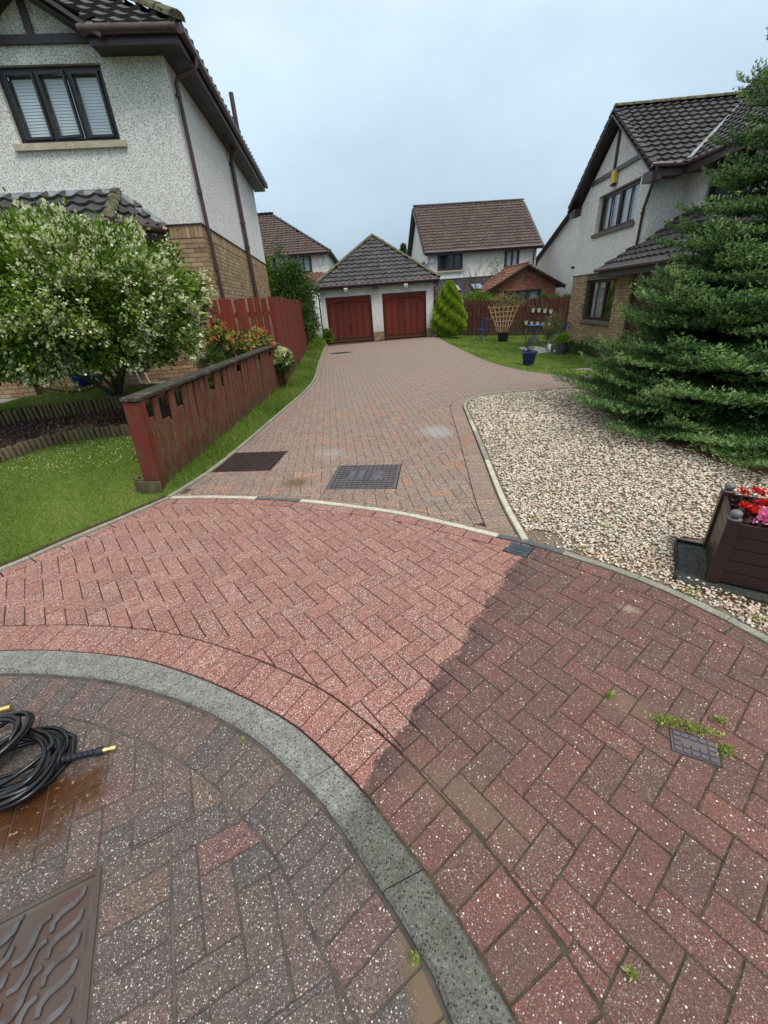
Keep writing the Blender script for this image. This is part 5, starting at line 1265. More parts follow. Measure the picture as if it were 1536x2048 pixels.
# brick garden room with an orange tiled gable
bg_ = thing('garden_room', (8.9, 26.0, -.5), 'small red brick garden room with an orange tiled gable behind the fence', 'garden room')
BG = Frame((7.05, 26.0), (1, .03), (-.03, 1)); bwid = 3.7
mb = MB(); wall(mb, BG, 0, bwid, 0, .25, -.6, 1.85, [(.7, 2.85, .7, 1.68)]); BG.box(mb, 0, .25, .25, 3.5, -.6, 1.85); BG.box(mb, bwid-.25, bwid, .25, 3.5, -.6, 1.85); mb.poly3([BG(0, 0, 1.85), BG(bwid, 0, 1.85), BG(bwid/2, 0, 2.86)], (0, .25, 0)); bb = part('brick_wall', mb, 'mortar', bg_)
brick_face(bb, BG, 0, bwid, .5, 1.85, 0, 'brick_red', soldier_top=False, opens=[(.7, 2.85, .7, 1.68)])
mm_ = MB(); zz = 1.86; rw = 0
while zz < 2.75:
    half = (2.86-zz-.05)*bwid/2/1.01; s_ = bwid/2-half+(.11 if rw % 2 else 0)
    while s_ < bwid/2+half-.1: mm_.box(BG(s_+.107, .006, zz+.033), (.212, .02, .064), BG.rot, random.random()); s_ += .224
    zz += .075; rw += 1
part('bricks', mm_, 'brick_red', bb, kind='stuff')
window(bg_, BG, .7, 2.85, .7, 1.68, 3, 'door_dark', dep=.05, sill=None, fw=.07, curtain=[(2.3, 2.7)], glass='clear_glass', back=.4)
bsl = 1.01/(bwid/2); bl_ = (bwid/2+.4)*math.hypot(1, bsl)
for sg in (-1, 1):
    o3 = BG(bwid/2+sg*(bwid/2+.4), -.3, 1.85-.4*bsl+.08); roof(bg_, o3, (*BG.d, 0), (*(-sg*BG.s), bsl), [(0, 0), (3.9, 0), (3.9, bl_), (0, bl_)], 'tile_orange', tw=.30, g=.30, amp=.035)
    part('barge_board', MB().beam(BG(bwid/2+sg*(bwid/2+.4), -.31, 1.85-.4*bsl+.0), BG(bwid/2, -.31, 2.86+.0), .03, .14, (*BG.d, 0)), 'window_brown', bg_)
    for q in range(11): 
        t0 = q/11; a = Vector(BG(bwid/2+sg*(bwid/2+.42)*(1-t0), -.33, 1.78+(2.95-1.78)*t0)); b = Vector(BG(bwid/2+sg*(bwid/2+.42)*(1-t0-.088), -.33, 1.76+(2.95-1.78)*(t0+.088))); part('verge_tile', MB().beam(a, b, .05, .12, (*BG.d, 0), r=random.random()), 'tile_orange', bg_)
ridge(bg_, BG(bwid/2, -.36, 2.97), BG(bwid/2, 3.5, 2.97), 'tile_orange', .10)

# ================================================================== plants
def branch_tube(mb, p0, p1, r0, r1, bend=.1, n=6):
    p0 = Vector(p0); p1 = Vector(p1); off_ = Vector(RNG.normal(size=3))*bend*(p1-p0).length
    pts = [p0.lerp(p1, i/(n-1))+off_*math.sin(PI*i/(n-1)) for i in range(n)]; mb.tube(pts, [r0+(r1-r0)*i/(n-1) for i in range(n)], 7); return pts
# ---- flowering shrub tree
ft_ = thing('flowering_tree', (-3.95, 6.55, .16), 'round flowering tree covered in cream blossom in the mulch bed', 'tree')
mb = MB(); fork = Vector((-4.02, 6.62, .80)); branch_tube(mb, (-3.95, 6.55, .10), fork, .062, .050, .04)
tips = []
for q in range(11):
    a_ = q/11*2*PI+RNG.uniform(-.2, .2); L_ = RNG.uniform(.55, 1.1); tip = fork+Vector((math.cos(a_)*L_*1.1, math.sin(a_)*L_*.9, RNG.uniform(.45, 1.1))); pts = branch_tube(mb, fork-Vector((0, 0, RNG.uniform(0, .25))), tip, .030, .011, .10)
    for w__ in range(3): branch_tube(mb, pts[3], tip+Vector(RNG.normal(size=3))*.35, .016, .006, .1, 5)
part('trunk', mb, 'bark', ft_)
CC, CR_ = (-4.22, 6.5, 1.82), (1.74, 1.5, .95)
P1, k1, C1, D1 = blob_points(CC, CR_, 88000, 1000, .15, shell=.55, bottom=-.85, lump=.16)
flat = P1[:, 2] > .96+RNG.normal(size=len(P1))*.05; P1 = P1[flat]; k1 = k1[flat]
outw = (P1-np.array(CC))/np.array(CR_); rad_ = np.linalg.norm(outw, axis=1)
V, F_, r_ = leaf_cloud(P1, .064, RNG.normal(.40, .2, len(P1))+(RNG.random(len(C1))[k1]-.5)*.5, aspect=.5, dirs=outw*.9)
arr_part('leaves', V, F_, r_, 'leaf_shrub', ft_)
sel = RNG.permutation(len(P1))[:9000]; cw = np.sin(P1[sel, 0]*5.3+P1[sel, 2]*3.1)*np.cos(P1[sel, 1]*4.7-P1[sel, 2]*5.9)+RNG.normal(size=len(sel))*.55; sel = sel[(rad_[sel] > .80) & (cw > -.3)]; FC = P1[sel]+outw[sel]*.05
kk = RNG.integers(6, 17, len(FC)); PP = np.repeat(FC, kk, 0)+RNG.normal(size=(kk.sum(), 3))*.024; DD = np.repeat(outw[sel], kk, 0)
V, F_, r_ = leaf_cloud(PP, .039, RNG.random(len(PP)), aspect=.75, dirs=DD); arr_part('blossom', V, F_, r_, 'petal_cream', ft_)
# ---- big fir
fir = thing('fir_tree', (4.72, 5.25, 0), 'large layered dark green fir spreading over the gravel in front of the right house', 'tree')
mb = MB(); mb.tube([(4.72, 5.25, -.05), (4.72, 5.25, 1.5), (4.72, 5.25, 3.2), (4.72, 5.25, 5.0)], [.11, .085, .05, .01], 10); part('trunk', mb, 'bark', fir)
FX, FY = 4.72, 5.25
prof = [(0, 2.22), (.3, 2.16), (.6, 2.02), (.85, 1.84), (1.05, 1.74), (1.3, 1.70), (1.5, 1.55), (1.8, 1.28), (2.0, 1.26), (2.5, 1.02), (2.9, .90), (3.4, .86), (3.7, .60), (4.3, .3), (5.0, .05)]
pz = [p[0] for p in prof]; pr = [p[1] for p in prof]
TP, TD, TT = [], [], []       # shoot points, direction, age (1 = tip)
twb = MB(); z = .13; VA = math.atan2(-5.25, -4.72)
while z < 4.95:
    nb = int(19+6*(1-z/5)) if z < 2.6 else 14
    a0 = RNG.uniform(0, 2*PI)
    for q in range(nb):
        az = a0+2*PI*(q+RNG.uniform(-.35, .35))/nb; Lb = float(np.interp(z, pz, pr))*RNG.uniform(.64, 1.05)*(1+.38*max(0, math.cos(az-VA))*max(0, 1-z/1.1))
        zb = z+RNG.uniform(-.09, .09)
        ux, uy = math.cos(az), math.sin(az); n = max(4, int(Lb/.05))
        droop = RNG.uniform(.02, .07)*Lb
        tt = np.linspace(.12, 1, n); bx = FX+ux*Lb*tt; by = FY+uy*Lb*tt; bz = zb+.02*Lb*tt-droop*np.sin(tt*2.9)+.04*Lb*tt**4
        bz = np.maximum(bz, .07+.10*RNG.random()*(1-tt*.5))
        if q % 2 == 0: twb.tube([(bx[i], by[i], bz[i]) for i in range(0, n, max(1, n//4))], .008, 4)
        for i in range(n):
            t_ = tt[i]; wl = (.46*Lb*(1-t_)**.7*(.35+.65*min(1, t_*2.2))+.05)
            TP.append((bx[i], by[i], bz[i])); TD.append((ux, uy, .25)); TT.append(t_)
            if t_ < .26: continue
            for sgn in (-1, 1):
                wa = az+sgn*(.95-.30*t_); wx, wy = math.cos(wa), math.sin(wa); m = max(2, int(wl/.040)); l0 = wl*RNG.uniform(.7, 1.15)
                for k_ in range(1, m+1):
                    f_k = k_/m; zz = bz[i]-.08*l0*f_k+.07*f_k*f_k
                    TP.append((bx[i]+wx*l0*f_k, by[i]+wy*l0*f_k, max(.04, zz+RNG.normal()*.012))); TD.append((wx, wy, .45+.7*RNG.random())); TT.append(max(t_, f_k*.92))
    z += .150+.028*z
TP = np.array(TP); TD = np.array(TD); TT = np.array(TT)
TD = TD/np.linalg.norm(TD, axis=1)[:, None]; NN = 7; n = len(TP); D_ = np.repeat(TD, NN, 0); P_ = np.repeat(TP, NN, 0)+D_*RNG.uniform(-.03, .030, (n*NN, 1))
side = np.cross(D_, np.array([0, 0, 1.])); side /= np.linalg.norm(side, axis=1)[:, None]; upv = np.cross(side, D_)
phi = RNG.uniform(-.45, PI+.45, n*NN)[:, None]; rad = side*np.cos(phi)+upv*np.sin(phi)*.9
nd = D_*.40+rad*1.0; nd /= np.linalg.norm(nd, axis=1)[:, None]
ln_ = RNG.uniform(.016, .029, n*NN)[:, None]; tw_ = np.cross(nd, RNG.normal(size=nd.shape)); tw_ /= np.linalg.norm(tw_, axis=1)[:, None]
V = np.stack([P_-tw_*.0068, P_+tw_*.0068, P_+nd*ln_*1.12], 1).reshape(-1, 3)
patch = np.sin(P_[:, 0]*3.1+P_[:, 2]*4)*np.cos(P_[:, 1]*2.7-P_[:, 2]*3)*.12
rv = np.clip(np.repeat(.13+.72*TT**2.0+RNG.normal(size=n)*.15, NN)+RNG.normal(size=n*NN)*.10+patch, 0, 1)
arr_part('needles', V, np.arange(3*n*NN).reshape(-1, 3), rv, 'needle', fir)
part('branches', twb, 'bark', fir, kind='stuff')
print('fir tufts', n)
# ---- generic bushes
def bush(name, loc, label, cat, c, rad, n, clusters, cr, size, mat, stems=None, shell=.5, group=None, aspect=.5, pot=False, rn=(.45, .25)):
    t = thing(name, loc, label, cat, group)
    P_, k_, C_, D_ = blob_points(c, rad, n, clusters, cr, shell=shell, lump=.35)
    P_ = P_[P_[:, 2] > loc[2]+.01]; ow_ = (P_-np.array(c))/np.array(rad)
    V, F_, r_ = leaf_cloud(P_, size, RNG.normal(rn[0], rn[1], len(P_)), aspect=aspect, dirs=ow_); arr_part('leaves', V, F_, r_, mat, t)
    mb = MB()
    for q in range(stems or 6): branch_tube(mb, (loc[0]+RNG.normal()*.02, loc[1]+RNG.normal()*.02, loc[2]-.02), tuple(C_[RNG.integers(len(C_))]*.8+np.array(c)*.2), .012, .004, .08)
    part('stems', mb, 'stem', t); return t
# golden conifer: a tapering cone of leaf sprays
gcz = -.12; gold = thing('golden_conifer', (3.66, 20.6, gcz), 'yellow-green teardrop conifer on the lawn beside the garage', 'conifer')
n = 40000; hz = RNG.uniform(0, 1, n); rp = np.interp(hz, [0, .06, .2, .35, .6, .85, 1], [.42, .60, .74, .74, .56, .32, .07]); aa = RNG.uniform(0, 2*PI, n)
lump = 1+.10*np.sin(aa*5+hz*23)+.07*np.sin(aa*9-hz*37); rr_ = rp*lump*RNG.uniform(.72, 1.02, n)**.5
Pg = np.stack([3.66+np.cos(aa)*rr_, 20.6+np.sin(aa)*rr_, gcz+.10+hz*2.24], 1); dg = np.stack([np.cos(aa), np.sin(aa), np.full(n, 1.1)], 1)
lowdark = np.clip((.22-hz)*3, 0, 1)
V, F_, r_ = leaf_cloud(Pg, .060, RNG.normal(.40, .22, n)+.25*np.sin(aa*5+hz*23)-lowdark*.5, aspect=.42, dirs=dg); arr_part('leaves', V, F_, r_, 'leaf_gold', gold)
part('trunk', MB().tube([(3.66, 20.6, gcz-.05), (3.66, 20.6, gcz+1.8)], .04, 7), 'bark', gold)
# pieris behind the low fence
def pieris(loc, label, c, rad, ncl, mat='leaf_pieris', low=.5):
    t = thing('pieris_shrub', loc, label, 'shrub')
    d_ = RNG.normal(size=(ncl, 3)); d_ /= np.linalg.norm(d_, axis=1)[:, None]; d_[:, 2] = np.abs(d_[:, 2])*1.3-.3; C_ = np.array(c)+d_*np.array(rad)
    m = 26; P_ = np.repeat(C_, m, 0); dd_ = RNG.normal(size=(ncl*m, 3)); dd_ /= np.linalg.norm(dd_, axis=1)[:, None]; dd_ = dd_+np.repeat(d_, m, 0)*.7
    base_ = np.repeat(RNG.normal(.5, .22, ncl), m)+RNG.normal(size=ncl*m)*.1
    V, F_, r_ = leaf_cloud(P_, .10, base_, aspect=.30, dirs=dd_*1.5); arr_part('leaf_rosettes', V, F_, r_, mat, t)
    P2, k2, C2, D2 = blob_points(np.array(c)-np.array((0, 0, rad[2]*.45)), np.array(rad)*np.array((.9, .9, .8)), 2600, 90, .08, shell=.3); V, F_, r_ = leaf_cloud(P2, .05, RNG.random(len(P2)), aspect=.35); arr_part('leaves', V, F_, r_, 'leaf_dark', t)
    mb = MB()
    for q in range(6): branch_tube(mb, loc, tuple(C_[q]), .012, .004)
    part('stems', mb, 'stem', t); return t
pieris((-2.95, 8.55, .33), 'orange-tipped pieris standing tallest against the red fence corner', (-2.92, 8.55, 1.12), (.22, .22, .36), 34)
pieris((-2.58, 8.75, .33), 'yellow and orange pieris in the middle above the capping rail', (-2.56, 8.8, .98), (.26, .26, .26), 36)
pieris((-2.30, 9.35, .33), 'pale pink-tipped pieris at the far end of the low fence', (-2.33, 9.25, 1.0), (.22, .25, .26), 30)
pieris((-2.08, 9.55, .02), 'cream variegated shrub hanging over the end of the low fence', (-1.98, 9.45, .62), (.20, .26, .20), 34, 'leaf_varieg')
bush('round_shrub', (-2.85, 7.75, .33), 'small rounded dark green shrub just behind the fence rail', 'shrub', (-2.85, 7.75, .72), (.24, .24, .30), 6000, 80, .08, .035, 'leaf_dark', rn=(.6, .25))
# greenery between the left house and the garage
bush('hedge_shrub', (-3.9, 19.0, 0), 'tall mixed green bush behind the tall red fence', 'shrub', (-3.35, 18.9, 1.9), (1.05, 1.2, 1.45), 34000, 260, .26, .085, 'leaf_dark', rn=(.55, .28))
bush('hedge_shrub', (-3.0, 20.6, 0), 'leafy climber covering the far end of the tall fence', 'shrub', (-2.95, 20.6, 1.1), (.5, .7, 1.15), 14000, 120, .18, .07, 'leaf_dark')
bush('broadleaf_shrub', (-4.6, 18.0, 0), 'lighter green bush against the end of the left house', 'shrub', (-4.35, 18.6, 2.5), (.75, .8, .9), 9000, 90, .2, .09, 'leaf_shrub')
cy = thing('slim_conifer', (-4.35, 19.5, 0), 'slim upright conifer rising beside the left house wall', 'conifer')
n = 7000; hz = RNG.uniform(0, 1, n); rp = .42*(1-hz)**.7; aa = RNG.uniform(0, 2*PI, n); Pg = np.stack([-4.45+np.cos(aa)*rp*RNG.uniform(.5, 1, n), 19.5+np.sin(aa)*rp, 1.5+hz*2.5], 1)
V, F_, r_ = leaf_cloud(Pg, .10, RNG.random(n)*.8, aspect=.3, dirs=np.stack([np.cos(aa)*.3, np.sin(aa)*.3, np.full(n, 1.2)], 1)); arr_part('leaves', V, F_, r_, 'leaf_dark', cy); part('trunk', MB().tube([(-4.45, 19.5, 0), (-4.45, 19.5, 3.5)], .05, 6), 'bark', cy)
bush('leafy_weed', (-2.06, 20.7, .0), 'small leafy green weed at the left foot of the garage', 'weed', (-2.03, 20.72, .32), (.20, .16, .34), 2200, 40, .07, .07, 'leaf_shrub')
bush('leafy_weed', (-2.4, 19.9, .0), 'low leafy weeds along the foot of the fence', 'weed', (-2.42, 19.6, .12), (.28, 1.5, .16), 5000, 80, .1, .06, 'leaf_shrub')
# trees far behind
def far_tree(loc, label, h_, r_t, n=5000):
    t = thing('far_tree', loc, label, 'tree'); hz = RNG.uniform(.25, 1, n); lay_ = .75+.25*np.sin(hz*40); rp = r_t*(1-hz)**.8*lay_+.1; aa = RNG.uniform(0, 2*PI, n)
    P_ = np.stack([loc[0]+np.cos(aa)*rp*RNG.uniform(.3, 1, n), loc[1]+np.sin(aa)*rp, loc[2]+hz*h_], 1); V, F_, r_ = leaf_cloud(P_, .28, RNG.random(n)*.7, aspect=.35); arr_part('crown', V, F_, r_, 'leaf_dark', t); part('trunk', MB().tube([loc, (loc[0], loc[1], loc[2]+h_*.9)], .12, 6), 'bark', t)
far_tree((-2.8, 46, -1), 'dark conifer tip showing just left of the garage roof', 6.2, 1.6); far_tree((-1.5, 48, -1), 'dark conifer behind the left slope of the garage roof', 6.9, 1.6)
far_tree((3.7, 46, -1), 'small dark conifer tip between garage roof and house gable', 7.3, 1.5)
# right garden greenery
bush('hedge_shrub', (5.6, 24.2, -.3), 'green bush showing over the fence beside the golden conifer', 'shrub', (5.9, 24.3, 1.2), (.95, .5, .45), 7000, 110, .16, .08, 'leaf_shrub')
bush('hedge_shrub', (8.9, 22.2, -.3), 'low dark greenery along the fence top by the right house', 'shrub', (9.0, 22.0, 1.1), (1.1, .4, .25), 5000, 80, .12, .07, 'leaf_dark')
bare = thing('bare_shrub', (5.9, 24.6, -.3), 'thin almost leafless shrub against the white house behind the fence', 'shrub'); mb = MB()
for q in range(9):
    tip = (5.9+RNG.uniform(-.9, 1.3), 24.6+RNG.uniform(-.3, .3), RNG.uniform(2.2, 3.4)); pts = branch_tube(mb, (5.9+RNG.normal()*.1, 24.6, 0), tip, .02, .007, .12)
    for w__ in range(3): branch_tube(mb, pts[3], Vector(tip)+Vector(RNG.normal(size=3))*.4, .009, .004, .1, 4)
part('stems', mb, 'stem', bare)
P_ = RNG.normal(size=(500, 3))*np.array((.25, .2, .3))+np.array((6.9, 24.6, 2.7)); V, F_, r_ = leaf_cloud(P_, .07, RNG.random(500)); arr_part('leaves', V, F_, r_, 'leaf_dark', bare)
# ---- trellis in a black pot with a climber
TX, TY, TZ_ = 5.72, 18.9, -.27
tr = thing('trellis_planter', (TX, TY, TZ_), 'fan shaped wooden trellis standing in a black pot by the fence', 'trellis')
part('pot', MB().lathe((TX, TY, TZ_), [(.19, 0), (.25, .36), (.26, .38), (.23, .38), (.22, .33), (.02, .33)], 20), 'black_pot', tr)
for q in range(-3, 4):
    part('trellis_slat', MB().beam((TX+q*.055, TY+.1, TZ_+.25), (TX+q*.215, TY+.2, TZ_+1.45), .035, .014, (0, 1, 0)), 'trellis_wood', tr)
for q in range(6):
    f_k = .12+q*.165; zz = TZ_+.30+f_k*1.12; hw_ = .17+f_k*.52; part('trellis_slat', MB().beam((TX-hw_, TY+.09+.1*f_k, zz), (TX+hw_, TY+.09+.1*f_k, zz), .014, .035), 'trellis_wood', tr)
cl = thing('climbing_plant', (TX, TY+.15, TZ_+.33), 'straggly yellow-green climber growing up through the trellis', 'climber')
P_, k_, C_, D_ = blob_points((TX+.25, TY+.35, TZ_+1.58), (.75, .2, .28), 1500, 60, .13, shell=.2); P2 = RNG.normal(size=(650, 3))*np.array((.24, .06, .38))+np.array((TX, TY+.32, TZ_+.9)); PA = np.concatenate([P_, P2])
V, F_, r_ = leaf_cloud(PA, .06, RNG.random(len(PA)), aspect=.45); arr_part('leaves', V, F_, r_, 'leaf_olive', cl)
mb = MB()
for q in range(12): branch_tube(mb, (TX+RNG.normal()*.05, TY+.15, TZ_+.3), tuple(PA[RNG.integers(len(PA))]), .010, .004, .15)
part('stems', mb, 'stem', cl)
# ---- hanging pots on the fence
UP = [(7.87, 21.50, .79), (8.12, 21.40, .78), (8.37, 21.30, .74), (8.62, 21.20, .70)]; LO_ = [(7.62, 21.60, .26), (7.86, 21.50, .22), (8.11, 21.40, .19), (8.36, 21.30, .15), (8.60, 21.20, .12)]
ordn = ['first', 'second', 'third', 'fourth', 'fifth']
def hang(p, label, first=None):
    t = thing('hanging_pot', p, label, 'hanging pot', 'white pots hung in two rows on the fence')
    part('pot', MB().lathe((p[0], p[1], p[2]-.10), [(.055, 0), (.085, .17), (.09, .18), (.075, .18), (.07, .15), (.01, .15)], 14), 'white_paint', t)
    part('hook', MB().tube([(p[0], p[1]+.06, p[2]+.05), (p[0], p[1]+.03, p[2]+.20), (p[0], p[1]+.08, p[2]+.22)], .008, 5), 'white_paint', t)
    P_ = RNG.normal(size=(90, 3))*np.array((.05, .05, .06))+np.array(p)+np.array((0, 0, .14)); V, F_, r_ = leaf_cloud(P_, .05, RNG.random(90)); arr_part('leaves', V, F_, r_, 'leaf_olive' if random.random() < .5 else 'leaf_dark', t)
for i, p in enumerate(UP): hang(p, 'white hanging pot, %s from the trellis in the upper row' % ordn[i])
for i, p in enumerate(LO_): hang(p, 'white hanging pot, %s from the trellis in the lower row' % ordn[i])
# ---- bistro set
def chair(x, y, z, rot, label):
    t = thing('bistro_chair', (x, y, z), label, 'garden chair', 'blue folding bistro chairs'); c_, s_ = math.cos(rot), math.sin(rot)
    def W_(a, b, h): return (x+a*c_-b*s_, y+a*s_+b*c_, z+h)
    for sg in (-1, 1):
        part('leg', MB().tube([W_(sg*.19, -.22, 0), W_(sg*.19, .12, .46)], .011, 6), 'blue_metal', t); part('leg', MB().tube([W_(sg*.17, .24, 0), W_(sg*.17, -.18, .44)], .011, 6), 'blue_metal', t)
    part('stretcher', MB().tube([W_(-.19, -.22, .03), W_(.19, -.22, .03)], .009, 6), 'blue_metal', t)
    m = MB(); m.prism([W_(a, b, 0)[:2] for a, b in ((-.19, -.19), (.19, -.19), (.20, .17), (-.20, .17))], z+.44, z+.46); part('seat', m, 'blue_metal', t)
    pts = [W_(-.19, .16, .44), W_(-.20, .22, .70)]+[W_(-.20*math.cos(q*PI/8), .24, .76+.13*math.sin(q*PI/8)) for q in range(9)]+[W_(.20, .22, .70), W_(.19, .16, .44)]; m = MB(); m.tube(pts, .012, 6)
    for q in range(-2, 3): m.tube([W_(q*.06, .17, .5), W_(q*.065, .24, .86-abs(q)*.02)], .006, 5)
    for q in (.55, .68, .8): m.tube([W_(-.19, .21, q), W_(.19, .21, q)], .007, 5)
    for q in (-.09, 0, .09): m.tube([W_(q+.05*math.cos(u*PI/4), .225, .70+.05*math.sin(u*PI/4)) for u in range(9)], .006, 5)
    part('backrest', m, 'blue_metal', t)
chair(4.95, 19.7, -.23, -1.05, 'blue metal bistro chair beside the golden conifer')
chair(6.72, 15.5, -.30, -2.6, 'blue metal bistro chair half hidden behind the grey plant pot')
bt_ = thing('bistro_table', (6.42, 17.1, -.29), 'round bright blue bistro table on the grass', 'table')
part('tabletop', MB().lathe((6.42, 17.1, -.29), [(.30, .69), (.31, .70), (.31, .715), (.02, .72)], 28), 'blue_table', bt_)
for sg in (-1, 1):
    for sy in (-.13, .13): part('leg', MB().tube([(6.42+sg*.22, 17.1+sy, -.29), (6.42-sg*.20, 17.1+sy, .395)], .012, 6), 'blue_table', bt_)
sl_t = mkobj('paving_slab', MB().prism([(5.35, 14.1), (6.25, 14.3), (6.15, 16.3), (5.45, 16.05)], -.30, -.235, .01).mesh('paving_slab'), 'slab', kind='structure')
# blue pot on the lawn
BX, BY, BZ = 4.15, 11.3, -.12
bpot = thing('plant_pot', (BX, BY, BZ), 'glazed royal blue pot standing on the lawn near the drive', 'plant pot')
part('bowl', MB().lathe((BX, BY, BZ), [(.13, 0), (.145, .02), (.19, .27), (.205, .28), (.205, .315), (.185, .32), (.17, .27), (.01, .26)], 28), 'blue_glaze', bpot); part('soil', MB().lathe((BX, BY, BZ), [(.168, .262), (.16, .28), (.01, .285)], 16), 'soil', bpot)
bs = thing('potted_shrub', (BX, BY, BZ+.28), 'sparse bronze-leaved twiggy shrub growing in the royal blue pot', 'shrub'); mb = MB()
for q in range(12):
    tip = Vector((BX+RNG.uniform(-.2, .2), BY+RNG.uniform(-.15, .15), BZ+RNG.uniform(.45, .72))); pts = branch_tube(mb, (BX+RNG.normal()*.03, BY, BZ+.27), tip, .008, .004, .1)
part('stems', mb, 'stem', bs); P_ = RNG.normal(size=(420, 3))*np.array((.10, .10, .10))+np.array((BX, BY, BZ+.56)); V, F_, r_ = leaf_cloud(P_, .035, RNG.random(420)); arr_part('leaves', V, F_, r_, 'leaf_bronze', bs)
# grey pot and watering can
gp = thing('plant_pot', (6.13, 13.9, -.29), 'tall dark grey ribbed pot at the corner of the right house', 'plant pot'); part('bowl', MB().lathe((6.13, 13.9, -.29), [(.14, 0), (.18, .33), (.20, .34), (.20, .37), (.17, .37), (.15, .33), (.01, .33)], 22), 'grey_pot', gp)
bush('potted_plant', (6.13, 13.9, .05), 'bright green leafy plant filling the grey pot', 'plant', (6.13, 13.9, .20), (.15, .15, .17), 900, 30, .05, .06, 'leaf_bright')
wc = thing('watering_can', (5.95, 14.35, -.28), 'galvanised metal watering can beside the grey pot', 'watering can'); part('body', MB().lathe((5.95, 14.35, -.28), [(.11, 0), (.10, .24), (.06, .28), (.03, .28)], 18), 'steel', wc)
part('handle', MB().tube([(5.95+.10*math.cos(q*PI/6), 14.35, -.06+.16*math.sin(q*PI/6)) for q in range(7)], .009, 6), 'steel', wc); part('spout', MB().tube([(5.86, 14.33, -.22), (5.72, 14.3, -.02)], [.022, .012], 8), 'steel', wc)
bush('low_shrub', (6.75, 14.6, -.32), 'low dark shrub along the foot of the right house wall', 'shrub', (6.75, 14.0, -.2), (.35, 1.2, .22), 6000, 90, .1, .05, 'leaf_dark')
bush('wall_shrub', (7.25, 17.6, -.32), 'loose green shrub beside the fence and house corner', 'shrub', (7.35, 17.8, .3), (.25, .5, .5), 1800, 40, .12, .06, 'leaf_olive')

# ================================================================== left garden objects
bb_ = thing('glazed_planter', (-5.75, 8.62, .43), 'low round glossy blue bowl on feet behind the log edging', 'plant pot')
part('bowl', MB().lathe((-5.75, 8.62, .47), [(.10, 0), (.20, .05), (.26, .14), (.27, .22), (.25, .235), (.23, .2), (.01, .19)], 28), 'blue_glaze', bb_)
for q in range(3): part('foot', MB().lathe((-5.75+.13*math.cos(q*2.1+.6), 8.62+.13*math.sin(q*2.1+.6), .425), [(.035, 0), (.04, .03), (.03, .055)], 10), 'blue_glaze', bb_)
wt = thing('garden_table', (-5.0, 8.75, .42), 'small white-framed garden table against the brick wall', 'table')
part('tabletop', MB().box((-5.0, 8.75, .86), (.55, .38, .025)), 'white_paint', wt)
for (x, y, dx) in ((-5.24, 8.60, -.05), (-4.76, 8.60, .08), (-5.24, 8.9, -.05), (-4.76, 8.9, .08)): part('leg', MB().tube([(x, y, .85), (x+dx, y, .42)], .011, 6), 'white_paint', wt)

# ================================================================== iron covers, drains
def plate_thing(label, ctr, w_, h_, ang, z, th_, mat, name='manhole_cover', cat='manhole cover'):
    t = thing(name, (ctr[0], ctr[1], z), label, cat); fr = Frame(ctr, (math.cos(ang), math.sin(ang)), (-math.sin(ang), math.cos(ang))); return t, fr
t, f1 = plate_thing('rusty brown studded double manhole cover beside the left edging', (-1.575, 4.685), .7, .6, -.12, 0, .02, 'iron_rusty')
mb = MB(); f1.box(mb, -.362, .362, -.33, .33, -.04, -.002); part('plate', mb, 'iron_rusty', t)
mb = MB()
for i in range(15):
    for j_ in range(12):
        x = -.335+i*.048; y = -.30+j_*.055; an = .9 if (i+j_) % 2 else -.9; c = f1(x, y, .001); mb.box(c, (.032, .012, .008), f1.rot+an)
part('tread_studs', mb, 'iron_rusty', t, kind='stuff')
t, f2 = plate_thing('grey-brown patterned manhole cover in the middle of the drive mouth', (-.165, 3.935), .7, .65, -.15, 0, .02, 'iron_cover')
mb = MB(); f2.box(mb, -.345, .345, -.32, .32, -.04, .001); part('plate', mb, 'iron_cover', t)
mb = MB()
for i in range(13):
    for j_ in range(11):
        x = -.30+i*.05; y = -.28+j_*.056
        if (i in (3, 5, 8, 9) and 4 <= j_ <= 7): continue
        for q in (-1, 1): c = f2(x+q*.009, y, .0035); mb.box(c, (.009, .034, .007), f2.rot+q*.65)
part('tread_studs', mb, 'iron_high', t, kind='stuff')
for x, l_ in ((-.15, .10), (-.05, .14), (.09, .09), (.145, .14), (.20, .12)):
    mb = MB(); f2.box(mb, x-.016, x+.016, -.0-l_/2, l_/2, .0012, .004); part('name_plate', mb, 'iron_cover', t)
mb = MB()
for a in ((-.349, .349, -.324, -.3205), (-.349, .349, .3205, .324), (-.3495, -.3455, -.32, .32), (.3455, .3495, -.32, .32)): f2.box(mb, *a, -.03, -.0005)
part('frame', mb, 'iron_rusty', t)
